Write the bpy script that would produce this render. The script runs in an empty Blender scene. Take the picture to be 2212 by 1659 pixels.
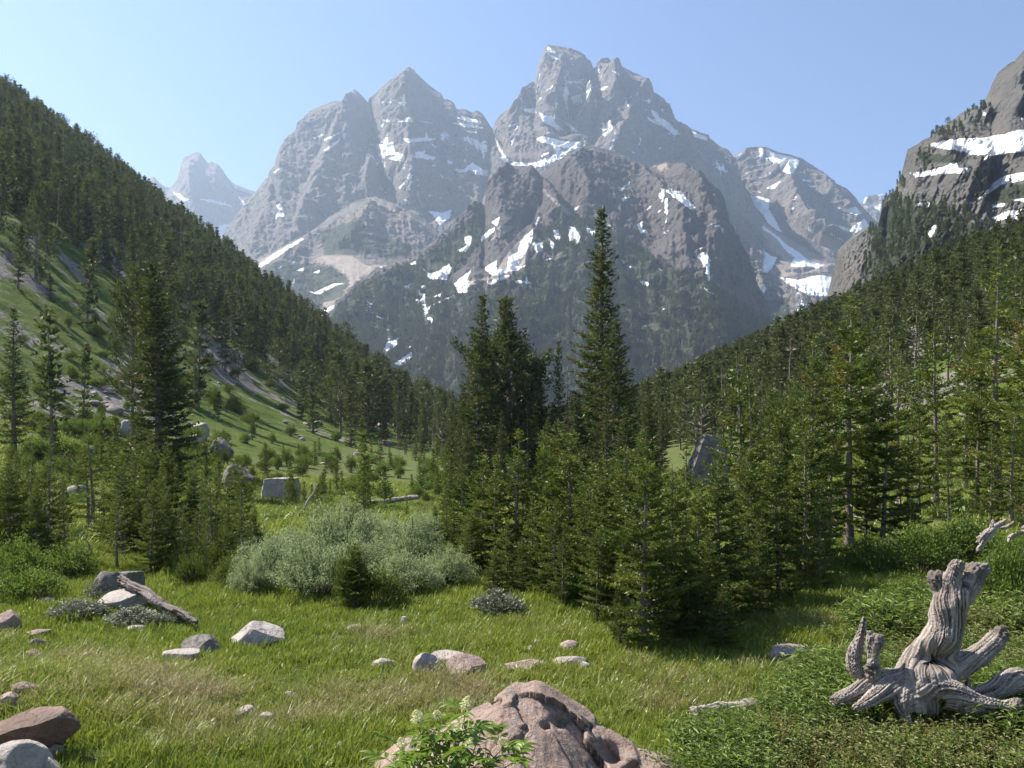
import bpy, bmesh, math, random
import numpy as np
from mathutils import Vector, Matrix

R = math.radians
SC = bpy.context.scene
COL = SC.collection

# ------------------------------------------------------------------ camera
cam_d = bpy.data.cameras.new("camera")
cam = bpy.data.objects.new("camera", cam_d)
COL.objects.link(cam)
cam.location = (0, 0, 0)
cam.rotation_euler = (R(90), 0, 0)
cam_d.sensor_fit = 'HORIZONTAL'
cam_d.sensor_width = 36.0
cam_d.lens = 36.0 * 887.0 / 1024.0
cam_d.shift_y = 46.0 / 1024.0
cam_d.clip_start = 0.1
cam_d.clip_end = 40000
SC.camera = cam

# ------------------------------------------------------------------ sky, sun, exposure
SUN_AZ = R(-66)      # measured from the view direction (+Y), negative = to the west side of the view
SUN_EL = R(49)
world = bpy.data.worlds.new("World")
SC.world = world
world.use_nodes = True
wn = world.node_tree
wn.nodes.clear()
sky = wn.nodes.new('ShaderNodeTexSky')
sky.sky_type = 'NISHITA'
sky.sun_disc = False
sky.sun_elevation = SUN_EL
sky.sun_rotation = SUN_AZ
sky.altitude = 2400
sky.air_density = 1.0
sky.dust_density = 0.15
sky.ozone_density = 5.5
bg = wn.nodes.new('ShaderNodeBackground')
bg.inputs['Strength'].default_value = 0.088
wo = wn.nodes.new('ShaderNodeOutputWorld')
wn.links.new(sky.outputs[0], bg.inputs[0])
wn.links.new(bg.outputs[0], wo.inputs[0])

sd = bpy.data.lights.new("sun", 'SUN')
sd.energy = 5.0
sd.angle = R(0.53)
sd.color = (1.0, 0.93, 0.82)
sun = bpy.data.objects.new("sun", sd)
COL.objects.link(sun)
sdir = Vector((math.sin(SUN_AZ) * math.cos(SUN_EL), math.cos(SUN_AZ) * math.cos(SUN_EL), math.sin(SUN_EL)))
sun.rotation_euler = sdir.to_track_quat('Z', 'Y').to_euler()
sun.location = (-60, 40, 120)

SC.view_settings.view_transform = 'Standard'
SC.view_settings.look = 'None'
SC.view_settings.gamma = 1.0
SC.view_settings.exposure = 1.25
SC.view_settings.use_curve_mapping = False
SC.render.engine = 'CYCLES'
cy = SC.cycles
cy.max_bounces = 5
cy.diffuse_bounces = 2
cy.glossy_bounces = 1
cy.transmission_bounces = 3
cy.transparent_max_bounces = 4
cy.volume_bounces = 0
cy.use_denoising = True
cy.use_adaptive_sampling = True
cy.adaptive_threshold = 0.012
cy.sample_clamp_indirect = 4.0

# ------------------------------------------------------------------ helpers
F, CX, HY = 1916.0, 1106.0, 929.0      # focal length, centre column and horizon row of the survey grid

def px_of(p):
    return CX + F * p[..., 0] / p[..., 1], HY - F * p[..., 2] / p[..., 1]

def pt(px, py, y):
    return np.array([(px - CX) / F * y, y, (HY - py) / F * y])

_rp = np.random.RandomState(7)
PERM = _rp.permutation(256).astype(np.int64)
PERM = np.concatenate([PERM, PERM, PERM])
GRAD = _rp.normal(size=(256, 3))
GRAD /= np.linalg.norm(GRAD, axis=1)[:, None]

def perlin(x, y, z=0.0, seed=0):
    x, y, z = np.broadcast_arrays(np.asarray(x, float) + seed * 17.31, np.asarray(y, float) - seed * 9.7, np.asarray(z, float) + seed * 3.3)
    xi, yi, zi = np.floor(x).astype(np.int64), np.floor(y).astype(np.int64), np.floor(z).astype(np.int64)
    xf, yf, zf = x - xi, y - yi, z - zi
    u, v, w = [t * t * t * (t * (t * 6 - 15) + 10) for t in (xf, yf, zf)]
    xi &= 255; yi &= 255; zi &= 255
    out = 0.0
    for dx in (0, 1):
        wx = u if dx else 1 - u
        a = PERM[xi + dx]
        for dy in (0, 1):
            wy = v if dy else 1 - v
            b = PERM[a + yi + dy]
            for dz in (0, 1):
                wz = w if dz else 1 - w
                g = GRAD[PERM[b + zi + dz] & 255]
                out = out + wx * wy * wz * (g[..., 0] * (xf - dx) + g[..., 1] * (yf - dy) + g[..., 2] * (zf - dz))
    return out * 1.5

def fbm(x, y, z=0.0, oct=5, seed=0, gain=0.5, ridged=False):
    s, a, f, n = 0.0, 1.0, 1.0, 0.0
    for k in range(oct):
        p = perlin(np.asarray(x) * f, np.asarray(y) * f, np.asarray(z) * f, seed + k)
        if ridged:
            p = 1 - 2 * np.abs(p)
        s = s + a * p; n += a
        a *= gain; f *= 2.03
    return s / n

def softplus(t, w):
    return w * np.logaddexp(0, np.asarray(t, float) / w)

def sstep(a, b, x):
    t = np.clip((x - a) / (b - a), 0, 1)
    return t * t * (3 - 2 * t)

def new_mesh(name, V, faces, mats=(), fmat=None, smooth=True, attrs=None):
    """faces: list of (n,k) int arrays (k = 3 or 4)"""
    me = bpy.data.meshes.new(name)
    V = np.asarray(V, np.float32)
    faces = [np.asarray(f, np.int32) for f in (faces if isinstance(faces, (list, tuple)) else [faces]) if len(f)]
    me.vertices.add(len(V))
    me.vertices.foreach_set('co', V.ravel())
    loops = np.concatenate([f.ravel() for f in faces])
    tot = np.concatenate([np.full(len(f), f.shape[1], np.int32) for f in faces])
    st = np.concatenate([[0], np.cumsum(tot)[:-1]]).astype(np.int32)
    me.loops.add(len(loops))
    me.loops.foreach_set('vertex_index', loops)
    me.polygons.add(len(tot))
    me.polygons.foreach_set('loop_start', st)
    me.polygons.foreach_set('loop_total', tot)
    if fmat is not None:
        me.polygons.foreach_set('material_index', np.asarray(fmat, np.int32))
    me.polygons.foreach_set('use_smooth', np.full(len(tot), smooth, bool))
    for m in mats:
        me.materials.append(m)
    for k, a in (attrs or {}).items():
        at = me.attributes.new(k, 'FLOAT', 'POINT')
        at.data.foreach_set('value', np.asarray(a, np.float32).ravel())
    me.update(calc_edges=True)
    return me

def link(name, data, parent=None, loc=None, label=None, cat=None, group=None, kind=None):
    o = bpy.data.objects.new(name, data)
    COL.objects.link(o)
    if parent is not None:
        o.parent = parent
    if loc is not None:
        o.location = loc
    tag(o, label, cat, group, kind)
    return o

def tag(o, label=None, cat=None, group=None, kind=None):
    if label: o['label'] = label
    if cat: o['category'] = cat
    if group: o['group'] = group
    if kind: o['kind'] = kind
    return o

def grid_faces(nr, nc, off=0):
    i = np.arange(nr - 1)[:, None] * nc + np.arange(nc - 1)[None, :] + off
    return np.stack([i, i + 1, i + nc + 1, i + nc], -1).reshape(-1, 4)

# ---- node helpers
class NT:
    def __init__(s, name):
        s.m = bpy.data.materials.new(name)
        s.m.use_nodes = True
        s.t = s.m.node_tree
        s.t.nodes.clear()
        s.out = s.n('ShaderNodeOutputMaterial')
    def n(s, typ, **kw):
        nd = s.t.nodes.new(typ)
        for k, v in kw.items():
            setattr(nd, k, v)
        return nd
    def put(s, sock, v):
        if hasattr(v, 'is_output') or isinstance(v, bpy.types.NodeSocket):
            s.t.links.new(v, sock)
        elif isinstance(v, (tuple, list)) and len(v) == 3 and sock.type == 'RGBA':
            sock.default_value = (*v, 1)
        else:
            sock.default_value = v
    def attr(s, name, typ='GEOMETRY'):
        a = s.n('ShaderNodeAttribute', attribute_name=name, attribute_type=typ)
        return a.outputs['Fac']
    def noise(s, scale, detail=5, rough=0.55, vec=None, dist=0.0, color=False):
        nd = s.n('ShaderNodeTexNoise')
        nd.inputs['Scale'].default_value = scale
        nd.inputs['Detail'].default_value = detail
        nd.inputs['Roughness'].default_value = rough
        nd.inputs['Distortion'].default_value = dist
        if vec is not None: s.put(nd.inputs['Vector'], vec)
        return nd.outputs['Color' if color else 'Fac']
    def coord(s, scale=(1, 1, 1), kind='Object', rot=(0, 0, 0)):
        tc = s.n('ShaderNodeTexCoord')
        mp = s.n('ShaderNodeMapping')
        mp.inputs['Scale'].default_value = scale
        mp.inputs['Rotation'].default_value = rot
        s.t.links.new(tc.outputs[kind], mp.inputs['Vector'])
        return mp.outputs[0]
    def pos(s, scale=(1, 1, 1)):
        g = s.n('ShaderNodeNewGeometry')
        mp = s.n('ShaderNodeMapping')
        mp.inputs['Scale'].default_value = scale
        s.t.links.new(g.outputs['Position'], mp.inputs['Vector'])
        return mp.outputs[0]
    def math(s, op, a, b=0.0, c=None, clamp=False):
        nd = s.n('ShaderNodeMath', operation=op)
        nd.use_clamp = clamp
        s.put(nd.inputs[0], a); s.put(nd.inputs[1], b)
        if c is not None: s.put(nd.inputs[2], c)
        return nd.outputs[0]
    def remap(s, v, a, b, c=0.0, d=1.0, smooth=False):
        nd = s.n('ShaderNodeMapRange')
        nd.interpolation_type = 'SMOOTHSTEP' if smooth else 'LINEAR'
        s.put(nd.inputs[0], v)
        for i, x in enumerate((a, b, c, d)): nd.inputs[i + 1].default_value = x
        return nd.outputs[0]
    def mix(s, f, a, b, mode='MIX'):
        nd = s.n('ShaderNodeMix', data_type='RGBA', blend_type=mode)
        nd.clamp_factor = True
        s.put(nd.inputs[0], f); s.put(nd.inputs[6], a); s.put(nd.inputs[7], b)
        return nd.outputs[2]
    def ramp(s, f, stops):
        nd = s.n('ShaderNodeValToRGB')
        e = nd.color_ramp.elements
        while len(e) < len(stops): e.new(0.5)
        for el, (p, c) in zip(e, stops):
            el.position = p; el.color = (*c, 1)
        s.put(nd.inputs[0], f)
        return nd.outputs[0]
    def bump(s, h, strength=0.5, dist=1.0, normal=None):
        nd = s.n('ShaderNodeBump')
        nd.inputs['Strength'].default_value = strength
        nd.inputs['Distance'].default_value = dist
        s.put(nd.inputs['Height'], h)
        if normal is not None: s.put(nd.inputs['Normal'], normal)
        return nd.outputs[0]
    def principled(s, color, rough=0.8, normal=None, spec=0.3):
        b = s.n('ShaderNodeBsdfPrincipled')
        s.put(b.inputs['Base Color'], color)
        s.put(b.inputs['Roughness'], rough)
        s.put(b.inputs['Specular IOR Level'], spec)
        if normal is not None: s.put(b.inputs['Normal'], normal)
        return b.outputs[0]
    def leafy(s, color, trans=0.4, rough=0.5, gloss=0.06, tcolor=None):
        d = s.n('ShaderNodeBsdfDiffuse'); s.put(d.inputs[0], color)
        t = s.n('ShaderNodeBsdfTranslucent'); s.put(t.inputs[0], tcolor if tcolor is not None else color)
        m = s.n('ShaderNodeMixShader'); m.inputs[0].default_value = trans
        s.t.links.new(d.outputs[0], m.inputs[1]); s.t.links.new(t.outputs[0], m.inputs[2])
        g = s.n('ShaderNodeBsdfGlossy'); g.inputs['Roughness'].default_value = rough
        g.inputs[0].default_value = (0.8, 0.85, 0.8, 1)
        m2 = s.n('ShaderNodeMixShader'); m2.inputs[0].default_value = gloss
        s.t.links.new(m.outputs[0], m2.inputs[1]); s.t.links.new(g.outputs[0], m2.inputs[2])
        return m2.outputs[0]
    def done(s, shader):
        s.t.links.new(shader, s.out.inputs['Surface'])
        return s.m
# ================================================================== TERRAIN
def x0_left(y):
    return 50 - 25 * np.clip((y - 100) / 350.0, 0, 1)

def x0_right(y):
    return 22 + 8 * np.clip((y - 30) / 80.0, 0, 1)

def floor_z(y):
    return -3.5 - 2.9 * sstep(21, 70, np.asarray(y, float)) - np.clip(0.03 * (y - 330), 0, 60)

def height(x, y):
    x = np.asarray(x, float); y = np.asarray(y, float)
    d = -x
    base = floor_z(y)
    lw = 7 * sstep(10, 60, y) + 7
    hl = 0.74 * softplus(d - x0_left(y), lw) * sstep(-30, 40, y + 20)
    y_end = 470 + 0.66 * np.maximum(d - 60, 0)
    drop = 0.95 * softplus(y - y_end, 14)
    gate = sstep(20, 50, d)
    hl = np.maximum(hl - drop * gate, -1.0 * sstep(480, 600, y))
    rw = 5 + 6 * sstep(10, 70, y)
    hr = 0.46 * (softplus(x - x0_right(y), rw) - 0.66 * softplus(x - 190, 14))
    hr = np.maximum(hr - 0.9 * softplus(y - 455 - 0.35 * np.maximum(x - 150, 0), 14) * sstep(20, 60, x), 0)
    far = sstep(30, 160, np.hypot(x, y))
    slope = sstep(4, 30, hl + hr)
    n = fbm(x / 45, y / 45, 0, 4, 3) * (0.6 * far + 4.0 * slope) + 0.13 * fbm(x / 3.2, y / 3.2, 0, 3, 5) * (1 - 0.3 * far)
    n = n + slope * 2.6 * np.clip(fbm(x / 16, y / 16, 0, 3, 21, ridged=True) - 0.15, 0, 1)
    # the near lawn is a shallow bowl, and the bank the photographer stands on rises behind
    bank = 1.9 * sstep(7.5, 1.0, y)
    hump = 0.45 * np.exp(-(((x + 6.2) / 2.2) ** 2 + ((y - 10.2) / 2.0) ** 2))
    return base + hl + hr + n + bank + hump

def on_ground(px, py, ymin=5.0, ymax=700.0):
    """the point where the sight line through a survey-grid point meets the terrain"""
    ys = np.geomspace(ymin, ymax, 900)
    z = (HY - py) / F * ys
    h = height((px - CX) / F * ys, ys)
    k = np.nonzero(z <= h)[0]
    k = k[0] if len(k) else len(ys) - 1
    if k == 0: y = ys[0]
    else:
        a, b = z[k - 1] - h[k - 1], z[k] - h[k]
        y = ys[k - 1] + (ys[k] - ys[k - 1]) * a / (a - b + 1e-9)
    return np.array([(px - CX) / F * y, y, (HY - py) / F * y])

def ground_at(px, y):
    x = (px - CX) / F * y
    return np.array([x, y, float(height(x, y))])

# ---- materials of ground
def ground_material():
    s = NT("meadow_ground")
    p = s.pos()
    n1 = s.noise(0.35, 5, 0.6, p); n2 = s.noise(2.2, 5, 0.6, p); n3 = s.noise(9.0, 5, 0.65, p)
    c = s.ramp(n1, [(0.35, (0.075, 0.11, 0.028)), (0.62, (0.105, 0.125, 0.04))])
    c = s.mix(s.remap(n2, 0.52, 0.72), c, (0.16, 0.135, 0.07))
    c = s.mix(s.remap(n3, 0.45, 0.75), c, (0.05, 0.062, 0.02))
    b = s.bump(n3, 0.7, 0.08)
    return s.done(s.principled(c, 0.95, b, 0.1))

def hill_material():
    s = NT("grassy_hillside")
    p = s.pos()
    n1 = s.noise(0.03, 6, 0.6, p); n2 = s.noise(0.25, 5, 0.65, p); n3 = s.noise(1.3, 5, 0.65, p)
    c = s.ramp(n2, [(0.32, (0.042, 0.07, 0.014)), (0.52, (0.085, 0.125, 0.022)), (0.75, (0.12, 0.125, 0.042))])
    g = s.n('ShaderNodeNewGeometry')
    sx = s.n('ShaderNodeSeparateXYZ'); s.t.links.new(g.outputs['Normal'], sx.inputs[0])
    rk = s.math('ADD', s.math('MULTIPLY', n1, 0.9), s.math('MULTIPLY', n2, 0.55))
    rk = s.math('SUBTRACT', rk, s.math('MULTIPLY', sx.outputs[2], 0.42))
    rk = s.remap(rk, 0.40, 0.45)
    rc = s.ramp(n3, [(0.3, (0.12, 0.11, 0.10)), (0.7, (0.30, 0.27, 0.25))])
    c = s.mix(rk, c, rc)
    b = s.bump(n3, 0.8, 0.7)
    return s.done(s.principled(c, 0.95, b, 0.1))

def build_ground():
    az_in = np.linspace(-40, 40, 420)
    az = np.concatenate([np.linspace(-180, -44, 24), az_in, np.linspace(44, 180, 24)])
    rr = np.concatenate([[0.0001, 1.5, 3, 4.5], np.geomspace(6, 60, 190), np.geomspace(61.5, 1000, 330), np.geomspace(1060, 5200, 14)])
    A, RR = np.meshgrid(np.radians(az), rr)
    X, Y = RR * np.sin(A), RR * np.cos(A)
    Z = height(X, Y)
    # behind the viewer and far out the floor simply continues
    Z = np.where(Y < -5, -1.6 + 0 * Z, Z)
    Z = np.where(RR > 1000, np.minimum(Z, floor_z(Y)) , Z)
    V = np.stack([X, Y, Z], -1).reshape(-1, 3)
    fc = grid_faces(len(rr), len(az))
    ctr = V[fc].mean(1)
    slope_z = ctr[:, 2] - floor_z(ctr[:, 1])
    inside = (ctr[:, 1] > 45) & (np.hypot(ctr[:, 0], ctr[:, 1]) < 1000)
    hl = inside & (slope_z > 3.0) & (ctr[:, 0] < 0)
    hr = inside & (slope_z > 5.0) & (ctr[:, 0] > 0)
    gm, hm = ground_material(), hill_material()
    for nm, mask, m in (("ground", ~(hl | hr), gm), ("hillside", hl, hm), ("hillside", hr, hm)):
        f = fc[mask]
        u, inv = np.unique(f, return_inverse=True)
        me = new_mesh(nm, V[u], [inv.reshape(-1, 4)], [m])
        link(nm, me, kind='structure')
build_ground()

# ================================================================== MOUNTAINS
def seg_sd(px, py, poly):
    """signed distance (positive inside) of points to a polygon, in survey-grid units"""
    P = np.asarray(poly, float)
    d = np.full(px.shape, 1e9); ins = np.zeros(px.shape, bool)
    for i in range(len(P)):
        ax, ay = P[i]; bx, by = P[(i + 1) % len(P)]
        vx, vy = bx - ax, by - ay
        t = np.clip(((px - ax) * vx + (py - ay) * vy) / (vx * vx + vy * vy + 1e-9), 0, 1)
        d = np.minimum(d, np.hypot(px - ax - t * vx, py - ay - t * vy))
        if ay != by:
            c = ((ay > py) != (by > py)) & (px < (bx - ax) * (py - ay) / (by - ay) + ax)
            ins ^= c
    return np.where(ins, d, -d)

def field(px, py, polys, far=-12.0):
    out = np.full(px.shape, far)
    for poly in polys:
        P = np.asarray(poly, float)
        lo, hi = P.min(0) - 12, P.max(0) + 12
        k = (px > lo[0]) & (px < hi[0]) & (py > lo[1]) & (py < hi[1])
        if k.any():
            out[k] = np.maximum(out[k], seg_sd(px[k], py[k], poly))
    return out

def line_d(px, py, line):
    d = np.full(px.shape, 1e9)
    for (ax, ay), (bx, by) in zip(line[:-1], line[1:]):
        vx, vy = bx - ax, by - ay
        t = np.clip(((px - ax) * vx + (py - ay) * vy) / (vx * vx + vy * vy + 1e-9), 0, 1)
        d = np.minimum(d, np.hypot(px - ax - t * vx, py - ay - t * vy))
    return d

def mountain_material(name, dark, mid, warm, bump_d=14.0, fs=1.0):
    s = NT(name)
    p = s.pos()
    ps = s.pos((1, 1, 3.2))
    big = s.noise(0.0022 * fs, 5, 0.6, p); med = s.noise(0.011 * fs, 6, 0.62, ps, 0.6); fine = s.noise(0.05 * fs, 6, 0.68, ps, 0.4)
    def ridged(scale, vec, detail=6):
        nd = s.n('ShaderNodeTexNoise'); nd.noise_type = 'RIDGED_MULTIFRACTAL'; nd.normalize = True
        nd.inputs['Scale'].default_value = scale; nd.inputs['Detail'].default_value = detail; nd.inputs['Roughness'].default_value = 0.62
        nd.inputs['Distortion'].default_value = 0.4
        s.put(nd.inputs['Vector'], vec)
        return nd.outputs['Fac']
    rg1 = ridged(0.010 * fs, s.pos((1.3, 1.3, 0.7))); rg2 = ridged(0.028 * fs, s.pos((1, 1, 2.4)))
    vert = s.noise(0.02 * fs, 5, 0.6, s.pos((1.6, 1.6, 0.28)), 0.5)
    c = s.mix(s.remap(med, 0.34, 0.66), dark, mid)
    c = s.mix(s.math('MULTIPLY', s.remap(big, 0.46, 0.66), s.remap(vert, 0.35, 0.65, 0.35, 1.0)), c, warm)
    c = s.mix(s.remap(fine, 0.52, 0.72, 0, 0.55), c, tuple(v * 0.5 for v in dark))
    c = s.mix(s.remap(vert, 0.56, 0.74, 0, 0.5), c, tuple(v * 0.62 for v in mid))
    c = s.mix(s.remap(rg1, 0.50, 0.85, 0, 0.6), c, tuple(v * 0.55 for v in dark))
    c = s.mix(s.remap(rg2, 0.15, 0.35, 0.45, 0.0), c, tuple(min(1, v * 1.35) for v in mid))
    # scree fans and gravel
    sc = s.math('ADD', s.attr('scree'), s.math('MULTIPLY', s.math('SUBTRACT', med, 0.5), 16.0))
    scm = s.remap(sc, -1.5, 2.5)
    c = s.mix(scm, c, s.mix(s.remap(fine, 0.3, 0.7), (0.20, 0.165, 0.14), (0.34, 0.285, 0.24)))
    # low alpine plants
    vg = s.math('ADD', s.attr('veg'), s.math('MULTIPLY', s.math('SUBTRACT', med, 0.5), 26.0))
    vgm = s.remap(vg, -1.5, 2.5)
    c = s.mix(s.math('MULTIPLY', vgm, 0.9), c, s.mix(s.remap(fine, 0.35, 0.65), (0.018, 0.026, 0.014), (0.05, 0.062, 0.028)))
    # snow lying where it lies, plus a painted sheen on wet rock
    sn = s.math('ADD', s.attr('snow'), s.math('MULTIPLY', s.math('SUBTRACT', s.noise(0.03 * fs, 8, 0.72, s.pos((1, 1, 1.8)), 0.6), 0.5), 13.0))
    sn = s.math('SUBTRACT', sn, s.math('MULTIPLY', s.remap(rg2, 0.5, 0.9), 2.2))
    snm = s.remap(sn, -0.3, 0.5)
    c = s.mix(snm, c, s.mix(s.remap(fine, 0.35, 0.7), (0.88, 0.885, 0.90), (0.74, 0.72, 0.70)))
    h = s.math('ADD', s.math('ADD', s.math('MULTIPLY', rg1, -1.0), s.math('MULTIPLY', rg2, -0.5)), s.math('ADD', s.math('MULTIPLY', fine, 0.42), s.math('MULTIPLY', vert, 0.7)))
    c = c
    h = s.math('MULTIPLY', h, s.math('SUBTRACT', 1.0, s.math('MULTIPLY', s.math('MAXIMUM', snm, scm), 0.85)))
    b = s.bump(h, 0.9, bump_d)
    return s.done(s.principled(c, 0.92, b, 0.15))

def layer(name, ridge, base_py, base_y, mat, step=1.7, rows=200, prof=1.25, ribs=(), snow=(), scree=(), veg=(),
          amp=90.0, wave=420.0, autosnow=None, seed=0, jag=2.2, skirt=True, zprof=1.0, ledge=14.0, flank=True):
    """one mountain: a ridge line surveyed as (column, row, distance), a face that falls towards the valley and a back"""
    Rg = np.asarray(ridge, float)
    cols = np.arange(Rg[0, 0], Rg[-1, 0] + step, step)
    rpy = np.interp(cols, Rg[:, 0], Rg[:, 1]); rY = np.interp(cols, Rg[:, 0], Rg[:, 2])
    k = np.array([1, 2, 3, 2, 1.0]); k /= k.sum()
    rY = np.convolve(np.pad(rY, 20, mode='edge'), np.ones(41) / 41, 'valid')
    rpy = rpy + jag * fbm(cols / 9.0, seed * 7.7, 0, 4, seed + 30) 
    a = (cols - CX) / F
    rz = (HY - rpy) / F * rY
    bY = np.interp(cols, np.asarray(base_y)[:, 0], np.asarray(base_y)[:, 1]) if np.ndim(base_y) else np.full(cols.shape, float(base_y))
    bP = np.interp(cols, np.asarray(base_py)[:, 0], np.asarray(base_py)[:, 1]) if np.ndim(base_py) else np.full(cols.shape, float(base_py))
    bz = (HY - bP) / F * bY
    bz = np.minimum(bz, rz - 30)
    v = np.linspace(0, 1, rows)[:, None]
    Y = rY + (bY - rY) * v ** prof
    Z = rz + (bz - rz) * v ** zprof
    X = a * Y
    # relief
    U = a * rY.mean()
    S = (rz - Z)
    px, py = CX + F * X / Y, HY - F * Z / Y
    warp = 0.35 * fbm(U / wave, Z / wave, 0, 3, seed + 11)
    rib = fbm(U / wave + warp, S / (wave * 2.6) + 0.5 * warp, 0.3 * seed, 5, seed, 0.52, ridged=True)
    blob = fbm(X / (wave * 0.7), Y / (wave * 0.7), Z / (wave * 0.7), 6, seed + 5, 0.55)
    led = fbm(U / 600, Z / 42 + 2.0 * warp, 1.0, 4, seed + 9, 0.6)
    fine = fbm(X / (wave * 0.15), Y / (wave * 0.15), Z / (wave * 0.2), 4, seed + 14, 0.62, ridged=True) + 0.45 * fbm(U / (wave * 0.07), Z / (wave * 0.05) + 2 * warp, 0.5, 3, seed + 15, 0.6, ridged=True)
    sw = Z / (wave * 0.17) + 2.2 * warp + 0.9 * fbm(U / (wave * 0.8), Z / (wave * 0.5), 7.0, 4, seed + 60)
    saw = (sw - np.floor(sw)); saw = np.where(saw < 0.72, saw / 0.72, (1 - saw) / 0.28) - 0.5
    saw = saw * np.clip(0.5 + 1.4 * fbm(U / (wave * 0.45), Z / (wave * 0.45), 9.0, 3, seed + 61), 0, 1.2)
    joint = fbm(U / (wave * 0.15) + 2.5 * warp, S / (wave * 1.1), 1.5, 4, seed + 62, 0.6, ridged=True)
    D = amp * rib + 0.36 * amp * saw + 0.26 * amp * joint + amp * 0.55 * blob + ledge * led + amp * 0.26 * fine
    for line, am, wd in ribs:
        D = D + am * np.exp(-(line_d(px, py, line) / wd) ** 1.4)
    D = D - D[:1] * np.exp(-v * rows / 14.0)
    taper = np.minimum(1, 0.10 + v * rows / 18.0)
    D = D * taper
    scr = field(px, py, scree, -30.0) if scree else np.full(px.shape, -30.0)
    sn0 = field(px, py, snow) if snow else np.full(px.shape, -12.0)
    calm = 1 - 0.75 * np.clip((np.maximum(scr, sn0) + 4) / 6, 0, 1)
    D = D * calm + (1 - calm) * D.mean()
    nv = np.array([0.0, -0.84, 0.42])
    P = np.stack([X + 0 * D, Y + nv[1] * D, Z + nv[2] * D * np.minimum(1, v * 6)], -1)
    px, py = CX + F * P[..., 0] / P[..., 1], HY - F * P[..., 2] / P[..., 1]
    scr = field(px, py, scree, -30.0) if scree else scr
    sn0 = field(px, py, snow) if snow else sn0
    sn = sn0.copy()
    if autosnow is not None:
        th, zone = autosnow
        q = fbm(U / 90 + warp, Z / 30 + led * 0.6, 2.0, 4, seed + 50, 0.6)
        z = 1.0 if zone is None else np.clip((field(px, py, zone, -30) + 12) / 20, 0, 1)
        gul = fbm(U / (wave * 0.5) + 1.5 * warp, S / (wave * 2.4), 4.0, 4, seed + 52, 0.6, ridged=True) - 0.30
        q = np.maximum(q, 0.68 * gul + 0.25 * fbm(U / 160, Z / 120, 3.0, 3, seed + 53))
        sn = np.maximum(sn, np.where(z > 0, (q - th - 0.5 * (1 - z)) * 26, -12))
    vg = field(px, py, veg, -40.0) if veg else np.full(px.shape, -40.0)
    att = [sn, scr, vg]
    blocks, attb = [P], [np.stack(att, -1)]
    if skirt:
        low = -90.0
        n = 7
        last = P[-1]
        ks = []
        for i in range(1, n + 1):
            t = i / n
            q = last.copy()
            q[:, 2] = last[:, 2] + (min(low, 0) - last[:, 2]) * t
            q[:, 1] = last[:, 1] - np.maximum(last[:, 2] - low, 10) * 1.35 * t
            q[:, 0] = a * q[:, 1]
            ks.append(q)
        blocks.append(np.stack(ks)); attb.append(np.full((n, len(cols), 3), (-12, -30, 20.0)))
    n = 6
    bk = []
    for i in range(n, 0, -1):
        t = (i / n)
        q = P[0].copy()
        q[:, 1] = rY + (300 + 0.6 * np.maximum(rz, 0)) * t
        q[:, 2] = rz - (rz + 90) * t
        q[:, 0] = a * (rY + 0.4 * (q[:, 1] - rY))
        bk.append(q)
    blocks.insert(0, np.stack(bk)); attb.insert(0, np.full((n, len(cols), 3), (-12, -30, -40.0)))
    G = np.concatenate(blocks); AT = np.concatenate(attb)
    nr, nc = G.shape[:2]
    me = new_mesh(name, G.reshape(-1, 3), [grid_faces(nr, nc)], [mat],
                  attrs={'snow': AT[..., 0], 'scree': AT[..., 1], 'veg': AT[..., 2]})
    link(name, me, kind='structure')
    return P, px, py, sn, scr, cols

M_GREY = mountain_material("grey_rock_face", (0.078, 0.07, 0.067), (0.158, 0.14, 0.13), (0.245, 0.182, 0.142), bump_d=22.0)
M_DARK = mountain_material("dark_rock_face", (0.04, 0.036, 0.035), (0.09, 0.08, 0.075), (0.125, 0.095, 0.078), bump_d=16)
M_CRAG = mountain_material("crag_rock_face", (0.035, 0.035, 0.033), (0.13, 0.124, 0.114), (0.20, 0.175, 0.15), bump_d=9, fs=3.6)

# --- the hazy spire behind the west slope
A_R = [(180, 560, 7400), (260, 470, 7400), (300, 410, 7300), (322, 387, 7300), (332, 381, 7300), (345, 395, 7300), (357, 405, 7300), (369, 405, 7300), (378, 392, 7300), (384, 385, 7300),
       (388, 366, 7300), (391, 354, 7300), (398, 338, 7300), (408, 336, 7300), (416, 331, 7300), (423, 328, 7300), (433, 331, 7300), (448, 351, 7300), (455, 349, 7300), (472, 356, 7300), (482, 368, 7300),
       (489, 381, 7300), (502, 395, 7300), (526, 405, 7300), (549, 413, 7300), (600, 450, 7300), (680, 520, 7400)]
A_S = [[(499, 397), (516, 406), (549, 417), (549, 421), (530, 416), (508, 408)], [(474, 487), (510, 482), (499, 503), (479, 515), (470, 505)], [(513, 424), (532, 439), (543, 430), (540, 446), (528, 444)],
       [(474, 435), (502, 444), (500, 449), (476, 441)], [(371, 412), (386, 418), (401, 429), (415, 430), (398, 437), (375, 420)], [(430, 429), (455, 430), (478, 438), (492, 446), (470, 441), (440, 434)]]
layer("mountain", A_R, 640, 6000, M_GREY, rows=130, snow=A_S, amp=85, wave=380, seed=1, prof=1.3, autosnow=(0.52, None),
      ribs=[([(423, 328), (425, 420), (440, 500)], 120, 22), ([(470, 356), (478, 420)], 80, 14)])

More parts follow.
